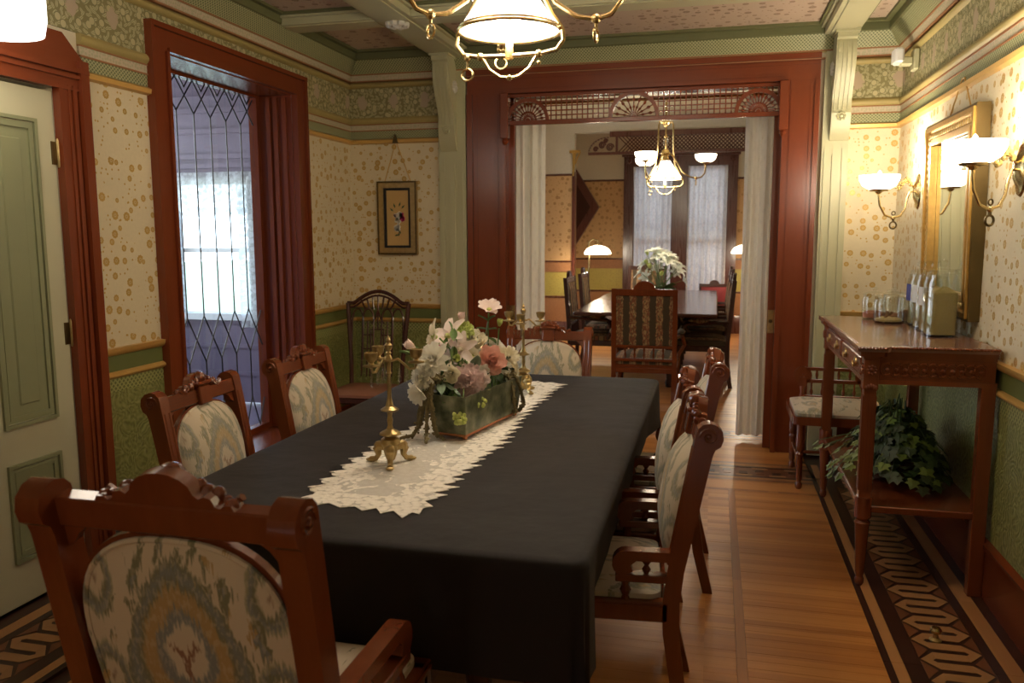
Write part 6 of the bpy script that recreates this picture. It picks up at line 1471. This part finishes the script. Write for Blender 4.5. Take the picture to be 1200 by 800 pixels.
amaranth('olive amaranth tassels trailing from the left end of the trough onto the runner', [[(-.99, 2.87, .985), (-1.01, 2.83, 1.005), (-1.015, 2.80, .94), (-1.015, 2.79, .86), (-1.01, 2.77, .80), (-.995, 2.72, .779)],
         [(-.99, 2.87, .985), (-1.02, 2.83, .99), (-1.035, 2.81, .90), (-1.05, 2.81, .82), (-1.075, 2.80, .781), (-1.11, 2.76, .778)], [(-.99, 2.87, .985), (-1.0, 2.81, 1.0), (-1.0, 2.79, .92), (-.99, 2.80, .82), (-.985, 2.82, .78), (-.95, 2.79, .778)], [(-.99, 2.87, .98), (-1.04, 2.85, .97), (-1.07, 2.86, .86), (-1.085, 2.87, .785)]], (-.99, 2.87, .985))
amaranth('olive amaranth tassels looping over the right end of the trough', [[(-.84, 3.22, .94), (-.80, 3.24, .955), (-.775, 3.26, .90), (-.765, 3.29, .82), (-.79, 3.32, .780), (-.84, 3.35, .778)], [(-.84, 3.22, .94), (-.81, 3.20, .955), (-.79, 3.21, .88), (-.785, 3.22, .80), (-.80, 3.25, .779)]], (-.84, 3.22, .94))

# ------------------------------------------------------------------ back room lamps and flowers
VS = thing('flower_vase', 'dark round vase in the middle of the long back room table', 'vase', (-.60, 9.45, .762))
MB().lathe([(.06, 0), (.07, .01), (.11, .06), (.12, .10), (.09, .15), (.08, .16), (.07, .15), (0, .12)], n=16).build('vase_body', 'dark_wood', VS)
gl = MB(); rv = random.Random(8)
for i in range(26): a = rv.uniform(0, 6.28); leafsheet(gl, (.05 * math.cos(a), .05 * math.sin(a), .15), (math.cos(a), math.sin(a), rv.uniform(-.2, 1)), rv.uniform(.10, .17), .04)
stuff(gl.build('greenery', 'leaf_mid', VS, smooth=80))
for i in range(26):
    a = i * 2.4; el = .15 + 1.25 * (i / 26) ** .8; rr = .20 + .06 * rv.random(); c_ = Vector((-.60, 9.45, .93)); d = Vector((math.cos(a) * math.cos(el) * 1.15, math.sin(a) * math.cos(el), math.sin(el) * 1.55 + .1)); lime = i % 5 == 2
    flower('table_lily', 'lime green lily bud in the vase on the back room table' if lime else 'open white lily in the vase on the back room table', 'bud' if lime else 'lily', 'petal_lime' if lime else 'petal_lily', tuple(c_ + d * rr), .085 if not lime else .055, d, 'flower', None, Vector((-.60, 9.45, .90)), 'lime buds in the back room vase' if lime else 'white lilies in the back room vase')
def floor_lamp(label, loc, flip=1):
    t = thing('floor_lamp', label, 'lamp', loc, 0, 'glowing floor lamps in the far bay')
    MB().lathe([(.14, 0), (.14, .015), (.03, .04), (.012, .06)], n=18).build('base', 'dark_brass', t); MB().tube([(0, 0, .04), (0, 0, 1.32)], .010, 8).build('pole', 'dark_brass', t)
    MB().tube([(0, 0, 1.30), (.0, 0, 1.42), (flip * .05, 0, 1.46), (flip * .12, 0, 1.44), (flip * .12, 0, 1.36)], .009, 8).build('arm', 'dark_brass', t)
    MB().lathe([(.185, 0), (.18, .03), (.15, .075), (.09, .105), (.035, .12), (.033, .115), (.085, .10), (.145, .07), (.175, .028), (.18, 0)], (flip * .12, 0, 1.255), n=26, caps=False).build('dome_shade', 'back_glow', t)
    lamp('lamp_light', (flip * .12, 0, 1.23), P_BACK * .5, parent=t, r=.06)
floor_lamp('floor lamp with white dome shade in front of the far bay, left of the window', (-1.69, 11.25, 0)); floor_lamp('floor lamp with white dome shade at the right of the far bay window', (.52, 11.95, 0), -1)
